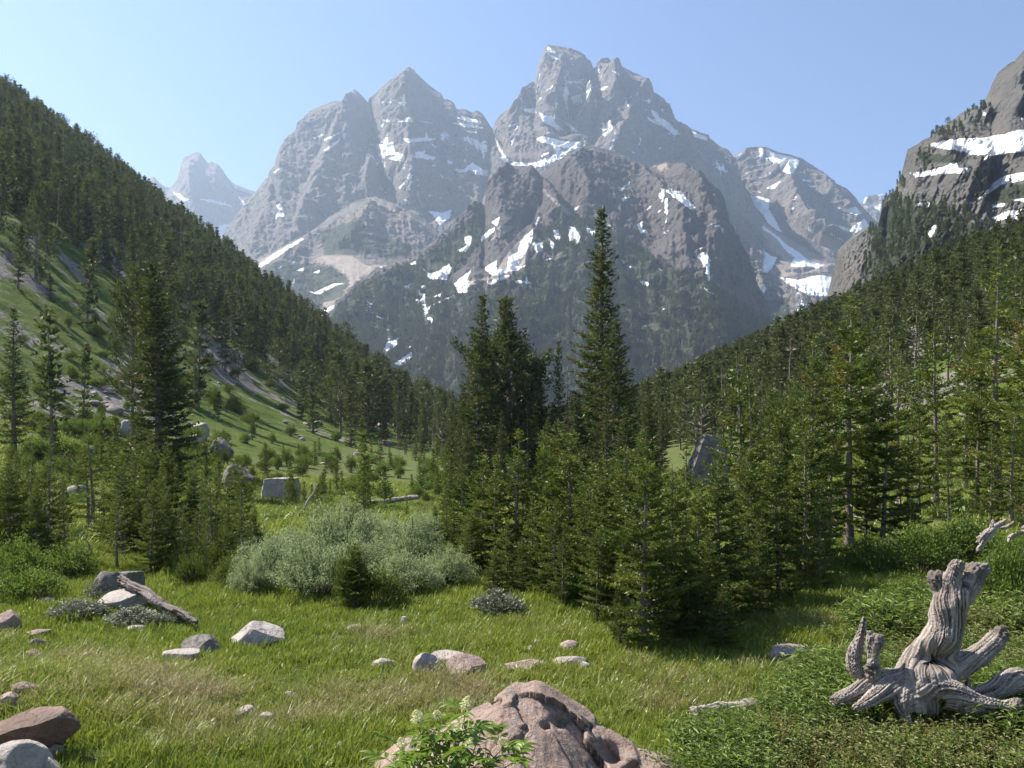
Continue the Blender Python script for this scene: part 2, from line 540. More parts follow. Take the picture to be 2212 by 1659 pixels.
# --- the western massif
B_R = [(430, 640, 5200), (470, 545, 5200), (500, 480, 5200), (530, 440, 5200), (553, 413, 5200), (573, 387, 5200), (589, 378, 5200), (592, 358, 5200), (606, 351, 5200), (609, 338, 5200), (617, 304, 5150), (647, 274, 5150),
       (651, 260, 5100), (667, 240, 5100), (701, 225, 5100), (718, 219, 5100), (748, 218, 5050), (751, 209, 5050), (757, 199, 5050), (764, 192, 5050), (770, 196, 5050), (779, 203, 5050), (787, 213, 5050), (795, 222, 5050), (798, 210, 5050), (809, 203, 5000),
       (826, 186, 5000), (853, 165, 5000), (871, 154, 5000), (876, 155, 5000), (884, 149, 5000), (890, 148, 5000), (895, 150, 5000), (898, 157, 5000), (914, 172, 5000), (934, 189, 5000), (954, 203, 5000), (959, 216, 5000), (964, 212, 5000), (972, 216, 5000), (981, 223, 5000),
       (986, 236, 5000), (1005, 236, 5000), (1013, 240, 5000), (1021, 243, 5000), (1026, 239, 5000), (1032, 238, 5000), (1042, 246, 5000), (1052, 260, 5000), (1060, 273, 5000), (1066, 279, 5000), (1075, 310, 5000), (1090, 345, 5000), (1110, 365, 5000), (1140, 400, 5000)]
B_SNOW_SHEEN = [[(823, 219), (868, 221), (868, 224), (823, 222)], [(856, 263), (883, 252), (900, 258), (937, 267), (900, 263), (870, 265)], [(826, 258), (841, 259), (841, 264), (826, 263)],
       [(865, 297), (887, 300), (914, 297), (944, 299), (927, 305), (880, 308)], [(794, 309), (823, 312), (850, 307), (853, 327), (877, 337), (873, 351), (839, 344), (860, 334), (816, 338), (826, 327)],
       [(880, 316), (893, 328), (920, 325), (917, 332), (944, 341), (934, 347), (893, 340), (899, 334)], [(974, 364), (1001, 366), (1021, 350), (1048, 368), (1079, 361), (1052, 381), (1028, 377), (1015, 368), (994, 375)],
       [(925, 455), (957, 459), (976, 452), (971, 472), (954, 482), (957, 509), (944, 516), (942, 502), (949, 486), (937, 469)], [(864, 422), (877, 431), (889, 442), (880, 438)], [(859, 405), (887, 380), (888, 384), (863, 409)],
       [(918, 422), (934, 417), (930, 426)], [(945, 425), (956, 424), (953, 429)], [(698, 301), (740, 282), (741, 286), (701, 306)], [(677, 297), (700, 290), (700, 294), (678, 301)], [(697, 325), (735, 299), (737, 304), (702, 328)],
       [(674, 426), (705, 417), (705, 421), (676, 429)], [(596, 441), (603, 439), (612, 450), (609, 455), (600, 452)], [(595, 462), (605, 455), (614, 463), (614, 470), (603, 468), (596, 474)],  # last two areas: shine of wet rock, painted white like the snow
       [(977, 251), (1010, 253), (1040, 262), (1038, 267), (1000, 260)], [(979, 264), (1010, 268), (1045, 275), (1043, 279), (1010, 276), (980, 269)], [(995, 280), (1030, 284), (1030, 289), (1010, 286)],
       [(1008, 300), (1018, 305), (1012, 308)], [(590, 372), (603, 362), (606, 366), (594, 376)]]
B_P = layer("mountain", B_R, [(430, 690), (700, 640), (1140, 560)], 3900, M_GREY, rows=250, snow=B_SNOW_SHEEN, amp=70, wave=430, seed=2, autosnow=(0.38, [[(700, 260), (800, 240), (1060, 300), (1080, 420), (880, 450), (780, 400), (680, 340)]]),
      ribs=[([(890, 148), (880, 230), (890, 330), (900, 420)], 150, 34), ([(960, 213), (1000, 300), (1010, 400)], 70, 24), ([(795, 222), (806, 300), (815, 360), (838, 420)], -150, 12),
            ([(764, 192), (750, 300), (700, 430), (640, 540)], 130, 36), ([(650, 262), (620, 380), (600, 480), (560, 560)], 110, 30), ([(700, 330), (655, 420), (640, 520)], -60, 16),
            ([(812, 345), (806, 400), (800, 430)], 110, 14), ([(850, 400), (858, 450)], -60, 10)])

# --- the highest summit
C_R = [(1010, 420, 4950), (1040, 345, 4900), (1056, 300, 4900), (1065, 277, 4900), (1070, 263, 4900), (1082, 246, 4900), (1094, 238, 4900), (1106, 226, 4900), (1119, 213, 4900), (1128, 196, 4900), (1141, 184, 4900), (1154, 179, 4900), (1158, 164, 4900), (1161, 149, 4900),
       (1166, 132, 4900), (1171, 118, 4900), (1178, 106, 4900), (1184, 99, 4900), (1197, 97, 4900), (1217, 101, 4900), (1230, 104, 4900), (1244, 108, 4900), (1264, 123, 4900), (1276, 132, 4900), (1281, 147, 4900), (1287, 146, 4900), (1290, 134, 4850), (1301, 126, 4850), (1315, 128, 4850), (1335, 139, 4850),
       (1355, 149, 4850), (1382, 162, 4850), (1399, 179, 4850), (1406, 193, 4850), (1419, 203, 4850), (1436, 214, 4850), (1445, 232, 4850), (1453, 250, 4850), (1467, 266, 4850), (1487, 273, 4850), (1504, 290, 4850), (1534, 299, 4850), (1557, 317, 4850), (1574, 324, 4850), (1584, 338, 4850),
       (1594, 375, 4800), (1606, 405, 4800), (1640, 470, 4800)]
C_S = [[(1069, 300), (1073, 300), (1080, 319), (1091, 336), (1102, 353), (1092, 357), (1080, 332)], [(1153, 300), (1176, 294), (1217, 305), (1264, 305), (1250, 318), (1215, 335), (1180, 359), (1150, 363), (1098, 359), (1110, 350), (1150, 352), (1185, 340), (1225, 321), (1200, 316), (1170, 308)],
       [(1129, 233), (1156, 235), (1161, 246), (1133, 242)], [(1163, 240), (1176, 249), (1190, 249), (1200, 267), (1224, 287), (1207, 282), (1173, 264)], [(1214, 259), (1230, 266), (1251, 287), (1237, 285)], [(1234, 209), (1257, 203), (1257, 223), (1234, 224)],
       [(1264, 199), (1281, 188), (1283, 192), (1268, 202)], [(1291, 192), (1315, 185), (1305, 197)], [(1224, 176), (1267, 171), (1264, 181), (1230, 181)], [(1301, 291), (1326, 271), (1321, 283), (1306, 295)], [(1291, 276), (1311, 279), (1305, 285)],
       [(1379, 216), (1409, 212), (1405, 221)], [(1406, 235), (1423, 246), (1425, 255), (1407, 245)], [(1395, 251), (1425, 267), (1425, 273), (1400, 259)], [(1183, 99), (1201, 114), (1195, 117), (1180, 107)], [(1228, 108), (1262, 123), (1255, 124)],
       [(1405, 245), (1440, 261), (1470, 289), (1455, 290), (1425, 269)], [(1493, 283), (1530, 297), (1525, 304), (1500, 296)], [(1150, 181), (1135, 191), (1146, 189)], [(1298, 131), (1314, 130), (1310, 134)], [(1285, 150), (1297, 147), (1294, 160), (1287, 158)],
       [(1320, 152), (1340, 158), (1336, 164)], [(1187, 119), (1205, 124), (1212, 130), (1192, 127)], [(1098, 270), (1113, 266), (1112, 271), (1100, 274)], [(1240, 335), (1262, 310), (1264, 316), (1250, 332)]]
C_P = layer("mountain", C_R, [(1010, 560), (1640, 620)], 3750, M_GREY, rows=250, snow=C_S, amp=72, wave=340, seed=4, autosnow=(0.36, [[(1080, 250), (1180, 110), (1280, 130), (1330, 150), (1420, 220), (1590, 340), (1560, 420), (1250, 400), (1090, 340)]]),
      ribs=[([(1171, 118), (1158, 160), (1135, 210), (1110, 260)], 150, 18), ([(1210, 100), (1215, 170), (1200, 235)], 110, 26), ([(1252, 130), (1240, 180)], 60, 14), ([(1281, 147), (1262, 215), (1235, 240), (1215, 300)], -150, 15),
            ([(1264, 205), (1266, 232), (1272, 262)], 170, 10), ([(1340, 142), (1318, 190), (1322, 240)], 150, 20), ([(1400, 180), (1390, 230), (1350, 300), (1330, 340)], 130, 26), ([(1455, 255), (1470, 330), (1500, 380)], 90, 24),
            ([(1072, 300), (1090, 345)], -90, 9), ([(1185, 270), (1215, 330)], -60, 14)])

# --- the snowy peak and the basin east of the summit
D_R = [(1440, 420, 5200), (1500, 380, 5200), (1560, 352, 5200), (1583, 338, 5200), (1601, 327, 5200), (1612, 320, 5200), (1625, 317, 5200), (1645, 317, 5200), (1662, 322, 5200), (1682, 331, 5200), (1702, 337, 5200), (1720, 338, 5200), (1733, 342, 5200), (1750, 354, 5200), (1777, 371, 5200),
       (1804, 395, 5200), (1818, 402, 5200), (1830, 408, 5200), (1847, 425, 5200), (1857, 440, 5200), (1885, 470, 5200), (1920, 505, 5200), (1980, 545, 5200)]
D_S = [[(1585, 343), (1609, 325), (1611, 331), (1594, 345)], [(1639, 319), (1652, 321), (1650, 335), (1639, 351), (1629, 349), (1641, 341)], [(1652, 320), (1675, 331), (1705, 337), (1727, 346), (1725, 356), (1714, 374), (1703, 377), (1684, 367), (1684, 354), (1667, 350), (1658, 341)],
       [(1530, 382), (1545, 370), (1562, 379), (1587, 391), (1607, 396), (1598, 408), (1620, 422), (1639, 424), (1663, 431), (1661, 451), (1673, 472), (1689, 501), (1680, 499), (1658, 482), (1650, 466), (1628, 444), (1607, 427), (1585, 408), (1551, 403), (1538, 392)],
       [(1560, 416), (1572, 433), (1587, 441), (1591, 464), (1610, 493), (1612, 503), (1641, 531), (1663, 551), (1679, 556), (1671, 576), (1658, 589), (1637, 591), (1617, 589), (1637, 582), (1645, 569), (1641, 554), (1624, 541), (1637, 537), (1611, 512), (1585, 495), (1563, 465), (1566, 448)],
       [(1615, 467), (1641, 482), (1667, 501), (1684, 514), (1697, 527), (1727, 546), (1748, 564), (1780, 572), (1768, 581), (1744, 575), (1705, 577), (1716, 556), (1695, 539), (1675, 513), (1641, 491)],
       [(1532, 531), (1545, 529), (1583, 536), (1583, 543), (1551, 540), (1577, 570), (1611, 585), (1641, 594), (1628, 598), (1594, 583), (1551, 559)], [(1534, 571), (1553, 564), (1572, 589), (1575, 600)], [(1491, 559), (1504, 574), (1530, 600), (1534, 611), (1508, 592)],
       [(1540, 613), (1581, 634), (1615, 645), (1609, 655), (1577, 646), (1547, 624)], [(1598, 600), (1645, 609), (1658, 627), (1641, 643), (1615, 616)], [(1680, 598), (1727, 604), (1765, 594), (1823, 600), (1840, 615), (1800, 640), (1759, 640), (1731, 630), (1705, 616)],
       [(1804, 446), (1834, 450), (1849, 446), (1864, 462), (1847, 465), (1821, 456)], [(1802, 486), (1838, 493), (1868, 471), (1875, 484), (1894, 486), (1849, 504), (1817, 495)], [(1650, 407), (1688, 390), (1671, 411)], [(1737, 484), (1750, 493), (1763, 509), (1748, 500)], [(1789, 499), (1823, 519), (1822, 524), (1795, 508)],
       [(1660, 372), (1672, 378), (1668, 384)], [(1732, 386), (1752, 391), (1750, 394), (1736, 392)], [(1740, 398), (1762, 402), (1755, 407)]]
D_SCR = [[(1610, 490), (1640, 475), (1690, 505), (1760, 550), (1815, 560), (1810, 590), (1760, 590), (1690, 600), (1660, 590), (1690, 560), (1650, 530)], [(1545, 545), (1600, 590), (1560, 600), (1530, 570)], [(1740, 490), (1830, 530), (1810, 555), (1760, 525)]]
D_P = layer("mountain", D_R, 740, 3300, M_GREY, rows=250, snow=D_S, scree=D_SCR, amp=55, wave=330, seed=6, prof=1.5, autosnow=(0.36, [[(1500, 370), (1640, 330), (1730, 350), (1820, 440), (1700, 470), (1600, 420)], [(1480, 590), (1640, 600), (1830, 600), (1800, 680), (1600, 690)]]),
      ribs=[([(1680, 392), (1690, 450), (1720, 510), (1790, 560)], 170, 26), ([(1610, 420), (1650, 480)], 60, 12), ([(1545, 372), (1620, 425), (1665, 470)], -80, 14), ([(1780, 380), (1790, 440), (1840, 520)], 100, 24), ([(1560, 545), (1620, 585)], 40, 14)],
      veg=[[(1480, 600), (1560, 605), (1660, 650), (1700, 645), (1720, 720), (1480, 720)], [(1570, 545), (1640, 570), (1640, 585), (1590, 575)]])
D2_R = [(1780, 560, 7000), (1820, 500, 7000), (1845, 460, 7000), (1861, 435, 7000), (1871, 425, 7000), (1891, 420, 7000), (1905, 420, 7000), (1921, 424, 7000), (1945, 445, 7000), (2000, 510, 7000)]
layer("mountain", D2_R, 620, 5900, M_GREY, rows=90, step=2, snow=[[(1863, 436), (1873, 425), (1876, 428), (1866, 440)], [(1884, 447), (1905, 440), (1900, 456)]], amp=60, wave=300, seed=8, autosnow=(0.35, None))

# --- the lower ridge below the western massif
F_R = [(380, 700, 4000), (450, 625, 4000), (500, 592, 4000), (530, 570, 4000), (560, 556, 4000), (600, 542, 4000), (640, 519, 4000), (678, 496, 4000), (711, 469, 4000), (745, 449, 4000), (772, 432, 4000), (792, 428, 4000), (812, 425, 4000), (830, 433, 4000), (863, 447, 4000), (890, 458, 4000), (920, 478, 4000), (950, 500, 4000),
       (981, 512, 4000), (1040, 540, 4000), (1120, 580, 4000)]
F_S = [[(494, 588), (527, 566), (529, 570), (500, 592)], [(522, 602), (593, 547), (651, 514), (655, 517), (599, 556), (545, 590)], [(662, 628), (678, 631), (720, 613), (757, 611), (720, 619), (690, 637)], [(687, 689), (703, 667), (750, 645), (738, 668), (712, 688), (692, 703)],
       [(818, 575), (830, 578), (826, 583)], [(635, 648), (648, 646), (640, 655)], [(600, 580), (612, 570), (604, 584)], [(622, 572), (640, 560), (634, 572)], [(640, 585), (660, 576), (655, 588)], [(676, 590), (692, 580), (690, 592)]]
F_SCR = [[(500, 596), (560, 562), (640, 520), (600, 556), (530, 604)], [(800, 430), (830, 433), (865, 452), (850, 462), (825, 448)], [(650, 570), (700, 552), (760, 552), (800, 575), (870, 568), (890, 562), (870, 582), (800, 590), (770, 605), (740, 650), (700, 650), (750, 600), (700, 572)], [(690, 655), (760, 600), (800, 585), (800, 595), (750, 640), (705, 668)]]
F_P = layer("mountain", F_R, 800, 2700, M_GREY, rows=230, snow=F_S, scree=F_SCR, amp=42, wave=230, seed=10, prof=1.15, veg=[[(520, 620), (600, 560), (660, 570), (720, 575), (760, 605), (740, 640), (700, 655), (690, 720), (520, 720)], [(690, 500), (780, 470), (800, 510), (900, 530), (880, 560), (780, 550), (700, 550)]],
      autosnow=(0.47, [[(560, 600), (700, 560), (720, 640), (640, 690)]]), ribs=[([(812, 425), (800, 480), (760, 540)], 60, 26), ([(700, 480), (670, 540), (600, 600)], 50, 24), ([(880, 455), (920, 540)], 40, 20)])

# --- the dark forested mountain in the middle
E_R = [(430, 800, 2500), (560, 770, 2500), (640, 740, 2550), (690, 702, 2600), (720, 668, 2650), (762, 620, 2750), (779, 604, 2800), (819, 580, 2850), (893, 560, 2950), (910, 540, 3000), (934, 523, 3050), (975, 505, 3100), (984, 482, 3150), (1001, 465, 3150), (1012, 450, 3150), (1025, 435, 3150), (1035, 433, 3150), (1047, 445, 3150), (1051, 425, 3150), (1055, 401, 3200), (1065, 381, 3200),
       (1079, 361, 3200), (1089, 356, 3200), (1116, 358, 3200), (1149, 359, 3200), (1163, 371, 3200), (1169, 381, 3200), (1183, 361, 3250), (1213, 341, 3250), (1244, 324, 3300), (1257, 315, 3300), (1284, 317, 3300), (1311, 322, 3300), (1352, 337, 3300), (1385, 354, 3300), (1402, 362, 3300), (1420, 358, 3250), (1446, 353, 3200), (1470, 352, 3200), (1500, 362, 3150), (1529, 383, 3100),
       (1552, 415, 3050), (1568, 470, 3000), (1585, 505, 3000), (1605, 540, 2950), (1630, 605, 2900), (1660, 680, 2900), (1720, 730, 2900), (1800, 760, 2900)]
E_S = [[(1152, 493), (1150, 515), (1141, 537), (1127, 557), (1119, 570), (1121, 576), (1136, 576), (1099, 587), (1069, 597), (1046, 584), (1052, 573), (1074, 563), (1072, 583), (1094, 579), (1099, 554), (1119, 543), (1124, 521)], [(1168, 466), (1159, 489), (1154, 488), (1165, 466)], [(1149, 526), (1174, 523), (1170, 545), (1157, 545)],
       [(1193, 499), (1207, 495), (1210, 521), (1198, 516)], [(1185, 514), (1198, 529), (1193, 542)], [(1229, 488), (1243, 493), (1254, 512), (1248, 529), (1226, 518)], [(1266, 487), (1287, 501), (1284, 511), (1270, 505)], [(1310, 480), (1330, 496), (1326, 498), (1313, 487)], [(1375, 485), (1389, 477), (1386, 493), (1402, 504), (1383, 505)],
       [(1436, 411), (1469, 412), (1485, 429), (1503, 449), (1491, 453), (1458, 428)], [(1338, 427), (1361, 425), (1346, 436)], [(1338, 411), (1361, 389), (1362, 394), (1344, 413)], [(1234, 456), (1251, 443), (1248, 453)], [(1061, 480), (1080, 467), (1074, 491)], [(1058, 496), (1069, 492), (1066, 502), (1039, 524), (1041, 510)],
       [(1001, 512), (1020, 509), (1016, 529), (1004, 547), (984, 543), (1006, 529)], [(912, 579), (927, 590), (943, 587), (971, 569), (976, 581), (965, 604), (927, 604)], [(981, 612), (1018, 583), (1010, 601), (1009, 627), (990, 635)], [(908, 673), (960, 644), (981, 638), (928, 668)], [(923, 687), (932, 683), (938, 697), (930, 700)],
       [(884, 571), (900, 561), (899, 570), (888, 575)], [(826, 760), (838, 737), (860, 731), (856, 748), (832, 765)], [(850, 786), (888, 760), (893, 768), (863, 796)], [(1178, 560), (1192, 558), (1186, 564)], [(1340, 560), (1352, 566), (1348, 569)], [(1345, 568), (1368, 578), (1362, 580)], [(1402, 564), (1432, 584), (1428, 586)],
       [(1370, 598), (1404, 612), (1400, 620), (1385, 612)], [(1425, 655), (1436, 668), (1431, 668)], [(1508, 615), (1545, 636), (1540, 638)], [(1048, 610), (1100, 592), (1104, 598), (1060, 616)], [(1110, 605), (1150, 608), (1148, 614), (1115, 612)], [(790, 660), (810, 650), (806, 658)], [(870, 620), (890, 612), (884, 622)], [(940, 640), (955, 632), (950, 644)]]
E_SCR = [[(1052, 600), (1072, 585), (1100, 545), (1125, 515), (1140, 500), (1150, 505), (1140, 570), (1090, 600), (1030, 615), (1005, 628), (1020, 600)], [(1180, 560), (1215, 546), (1240, 555), (1200, 565)], [(1350, 690), (1400, 695), (1460, 715), (1420, 720)], [(1060, 520), (1080, 485), (1110, 490), (1080, 515)], [(1165, 400), (1200, 430), (1240, 465), (1225, 468), (1180, 425)], [(1410, 360), (1440, 352), (1450, 365), (1430, 372)]]
E_VEG = [[(560, 790), (700, 700), (800, 600), (900, 565), (980, 500), (1030, 460), (1060, 510), (1010, 560), (960, 610), (1040, 630), (1140, 580), (1150, 560), (1220, 550), (1330, 500), (1420, 560), (1540, 610), (1660, 690), (1760, 760), (1700, 960), (560, 960)], [(1165, 500), (1230, 470), (1300, 480), (1330, 520), (1230, 545), (1170, 545)]]
E_P = layer("mountain", E_R, [(430, 930), (1800, 930)], 1700, M_DARK, rows=270, step=1.8, snow=E_S, scree=E_SCR, veg=E_VEG, amp=58, wave=230, seed=12, prof=1.12, ledge=14,
      autosnow=(0.40, [[(760, 640), (960, 600), (1100, 520), (1260, 490), (1320, 560), (1100, 640), (900, 760), (820, 760)], [(1300, 400), (1520, 400), (1600, 560), (1500, 640), (1380, 560)]]),
      ribs=[([(1110, 358), (1085, 400), (1050, 440)], 80, 18), ([(1140, 360), (1150, 420), (1200, 480)], 70, 22), ([(1168, 383), (1200, 430), (1235, 465)], -70, 10), ([(1257, 315), (1230, 380), (1270, 450)], 80, 26), ([(1350, 337), (1400, 420), (1470, 520)], 70, 24), ([(1446, 353), (1500, 440), (1540, 540)], 60, 22),
            ([(1034, 434), (1010, 480), (960, 530)], 70, 20), ([(1150, 470), (1120, 560)], -50, 12), ([(900, 565), (840, 640), (740, 740)], 40, 26)])

# --- the crag over the east forest
K_R = [(1790, 640, 1250), (1806, 575, 1250), (1809, 542, 1250), (1825, 524, 1250), (1845, 507, 1250), (1868, 494, 1230), (1890, 490, 1150), (1893, 534, 1000), (1901, 498, 960), (1904, 462, 960), (1908, 436, 960), (1934, 409, 970), (1945, 381, 980), (1956, 360, 980), (1957, 337, 980), (1960, 322, 985), (1975, 316, 990), (1992, 304, 1000), (2012, 294, 1000), (2036, 273, 1010), (2066, 253, 1020),
       (2083, 240, 1020), (2107, 231, 1030), (2120, 230, 1030), (2136, 200, 1040), (2144, 179, 1040), (2154, 159, 1050), (2180, 136, 1060), (2191, 132, 1060), (2212, 108, 1070), (2260, 70, 1080), (2340, 20, 1100), (2480, -20, 1150)]
K_S = [[(2073, 300), (2127, 297), (2167, 290), (2201, 280), (2260, 282), (2260, 317), (2167, 334), (2140, 337), (2120, 348), (2134, 334), (2093, 335), (2083, 328), (2039, 322), (1996, 315), (2020, 308)], [(1963, 374), (1999, 370), (2039, 360), (2066, 350), (2070, 363), (2100, 363), (2093, 374), (2039, 375), (1982, 383)],
       [(2260, 366), (2171, 378), (2144, 397), (2127, 417), (2105, 437), (2127, 426), (2161, 400), (2260, 380)], [(2184, 432), (2260, 418), (2260, 447)], [(2147, 470), (2174, 455), (2260, 447), (2260, 490), (2184, 470), (2154, 479)], [(2140, 445), (2171, 437), (2170, 445), (2145, 450)], [(1972, 442), (2009, 434), (2006, 449)],
       [(2073, 515), (2093, 518), (2090, 524)], [(1998, 510), (2026, 478), (2031, 484), (2010, 514)], [(1923, 591), (1948, 584), (1945, 596)], [(1918, 470), (1940, 478), (1925, 482)], [(2030, 305), (2060, 300), (2055, 308)], [(2118, 235), (2132, 245), (2124, 252)]]
K_P = layer("cliff", K_R, 720, 470, M_CRAG, rows=260, step=1.5, snow=K_S, veg=[[(1890, 440), (1950, 430), (2060, 450), (2140, 520), (2240, 520), (2240, 640), (1880, 660), (1880, 560)], [(2100, 420), (2240, 390), (2240, 420), (2180, 440), (2140, 440)], [(1980, 330), (2060, 335), (2060, 352), (1990, 350)]],
      amp=23, wave=70, seed=16, prof=1.1, ledge=5, jag=3.0, autosnow=(0.47, [[(1900, 400), (2240, 300), (2240, 540), (1940, 560)], [(1960, 320), (2200, 200), (2240, 330), (2000, 380)]]),
      ribs=[([(2180, 136), (2160, 230), (2150, 280)], 34, 22), ([(1985, 318), (1975, 345), (1990, 372)], 26, 20), ([(2010, 372), (2000, 410), (2020, 440)], 30, 26), ([(2090, 380), (2080, 420), (2060, 440)], 22, 22), ([(1905, 465), (1900, 530)], 20, 10), ([(2070, 262), (2100, 290)], 12, 16), ([(2030, 345), (2100, 370)], -14, 10)])
SNOWFREE = dict(E=E_P, K=K_P, D=D_P, F=F_P)

# ------------------------------------------------------------------ haze
def build_haze():
    s = NT("valley_haze")
    v = s.n('ShaderNodeVolumePrincipled')
    v.inputs['Color'].default_value = (0.62, 0.78, 1.0, 1)
    v.inputs['Density'].default_value = HAZE
    v.inputs['Anisotropy'].default_value = 0.4
    s.t.links.new(v.outputs[0], s.out.inputs['Volume'])
    x0, x1, y0, y1, z0, z1 = -5600, 5600, -5500, 9600, -96, 2330
    V = [(x, y, z) for x in (x0, x1) for y in (y0, y1) for z in (z0, z1)]
    f = [(0, 1, 3, 2), (4, 6, 7, 5), (0, 4, 5, 1), (2, 3, 7, 6), (0, 2, 6, 4), (1, 5, 7, 3)]
    me = new_mesh("haze", V, [np.array(f)], [s.m], smooth=False)
    link("haze", me, kind='stuff', label='thin blue morning haze filling the valley', cat='haze')
HAZE = 8.4e-5
build_haze()
# ================================================================== CONIFERS
def needle_material(name, lo, hi, trans=0.3, gloss=0.05, brown=0.8):
    s = NT(name)
    oi = s.n('ShaderNodeObjectInfo')
    t = s.attr('tint')
    k = s.math('ADD', s.math('MULTIPLY', t, 0.75), s.math('MULTIPLY', oi.outputs['Random'], 0.35))
    c = s.mix(k, lo, hi)
    c = s.mix(s.math('MULTIPLY', s.remap(t, 0.93, 0.97), brown), c, (0.17, 0.085, 0.03))   # a few browned sprays
    return s.done(s.leafy(c, trans, 0.45, gloss, s.mix(0.5, c, (0.14, 0.19, 0.02))))

def bark_material(name, a, b, scale=9.0):
    s = NT(name)
    p = s.coord((scale, scale, scale * 0.22))
    n = s.noise(1.0, 6, 0.7, p, 0.5)
    c = s.ramp(n, [(0.3, a), (0.7, b)])
    return s.done(s.principled(c, 0.9, s.bump(n, 0.8, 0.03), 0.1))

M_FIR = needle_material("fir_needles", (0.035, 0.06, 0.015), (0.19, 0.225, 0.042), 0.30, 0.02)
M_SPRUCE = needle_material("spruce_needles", (0.03, 0.047, 0.02), (0.10, 0.118, 0.042), 0.25, 0.02)
M_PINE = needle_material("pine_needles", (0.04, 0.057, 0.026), (0.125, 0.135, 0.058), 0.25, 0.02)
M_HILLFIR = needle_material("hillside_needles", (0.036, 0.048, 0.026), (0.125, 0.135, 0.062), 0.28, 0.012, 0.25)
M_BARK = bark_material("conifer_bark", (0.11, 0.085, 0.07), (0.33, 0.28, 0.245))
M_DEADTWIG = bark_material("dead_twig_bark", (0.16, 0.13, 0.115), (0.40, 0.35, 0.31), 14)
M_RED = bark_material("red_snag_bark", (0.10, 0.055, 0.045), (0.22, 0.14, 0.12))

def tube(path, rad, sides=6, cap=True):
    path = np.asarray(path, float); rad = np.asarray(rad, float)
    t = np.gradient(path, axis=0)
    t /= np.linalg.norm(t, axis=1)[:, None] + 1e-9
    up = np.array([0.0, 0, 1.0]) if abs(t[0, 2]) < 0.9 else np.array([1.0, 0, 0])
    a = np.cross(t, up); a /= np.linalg.norm(a, axis=1)[:, None] + 1e-9
    b = np.cross(t, a)
    th = np.linspace(0, 2 * np.pi, sides, endpoint=False)
    V = path[:, None] + rad[:, None, None] * (np.cos(th)[None, :, None] * a[:, None] + np.sin(th)[None, :, None] * b[:, None])
    n = len(path)
    i = np.arange(n - 1)[:, None] * sides + np.arange(sides)[None]
    j = np.arange(n - 1)[:, None] * sides + (np.arange(sides)[None] + 1) % sides
    Fq = np.stack([i, j, j + sides, i + sides], -1).reshape(-1, 4)
    return V.reshape(-1, 3), Fq

class Bag:
    """collects quads / triangles with a material slot and a tint"""
    def __init__(s):
        s.V, s.F4, s.F3, s.m4, s.m3, s.t, s.n = [], [], [], [], [], [], 0
    def add(s, V, Fc, mat=0, tint=0.5):
        Fc = np.asarray(Fc)
        (s.F4 if Fc.shape[1] == 4 else s.F3).append(Fc + s.n)
        (s.m4 if Fc.shape[1] == 4 else s.m3).append(np.full(len(Fc), mat))
        s.V.append(V); s.t.append(np.broadcast_to(np.asarray(tint, float), (len(V),)))
        s.n += len(V)
    def mesh(s, name, mats, smooth=True):
        V = np.concatenate(s.V)
        fs = s.F4 + s.F3; ms = s.m4 + s.m3
        F4 = np.concatenate(s.F4) if s.F4 else np.zeros((0, 4), int)
        F3 = np.concatenate(s.F3) if s.F3 else np.zeros((0, 3), int)
        return new_mesh(name, V, [F4, F3], mats, np.concatenate(ms), smooth, {'tint': np.concatenate(s.t)})

def spikes(P, D, L, W, rng):
    """needle sprays: one thin triangle each"""
    r = rng.normal(size=P.shape)
    q = np.cross(D, r); q /= np.linalg.norm(q, axis=1)[:, None] + 1e-9
    V = np.stack([P - q * W[:, None] * 0.5, P + q * W[:, None] * 0.5, P + D * L[:, None]], 1)
    return V.reshape(-1, 3)

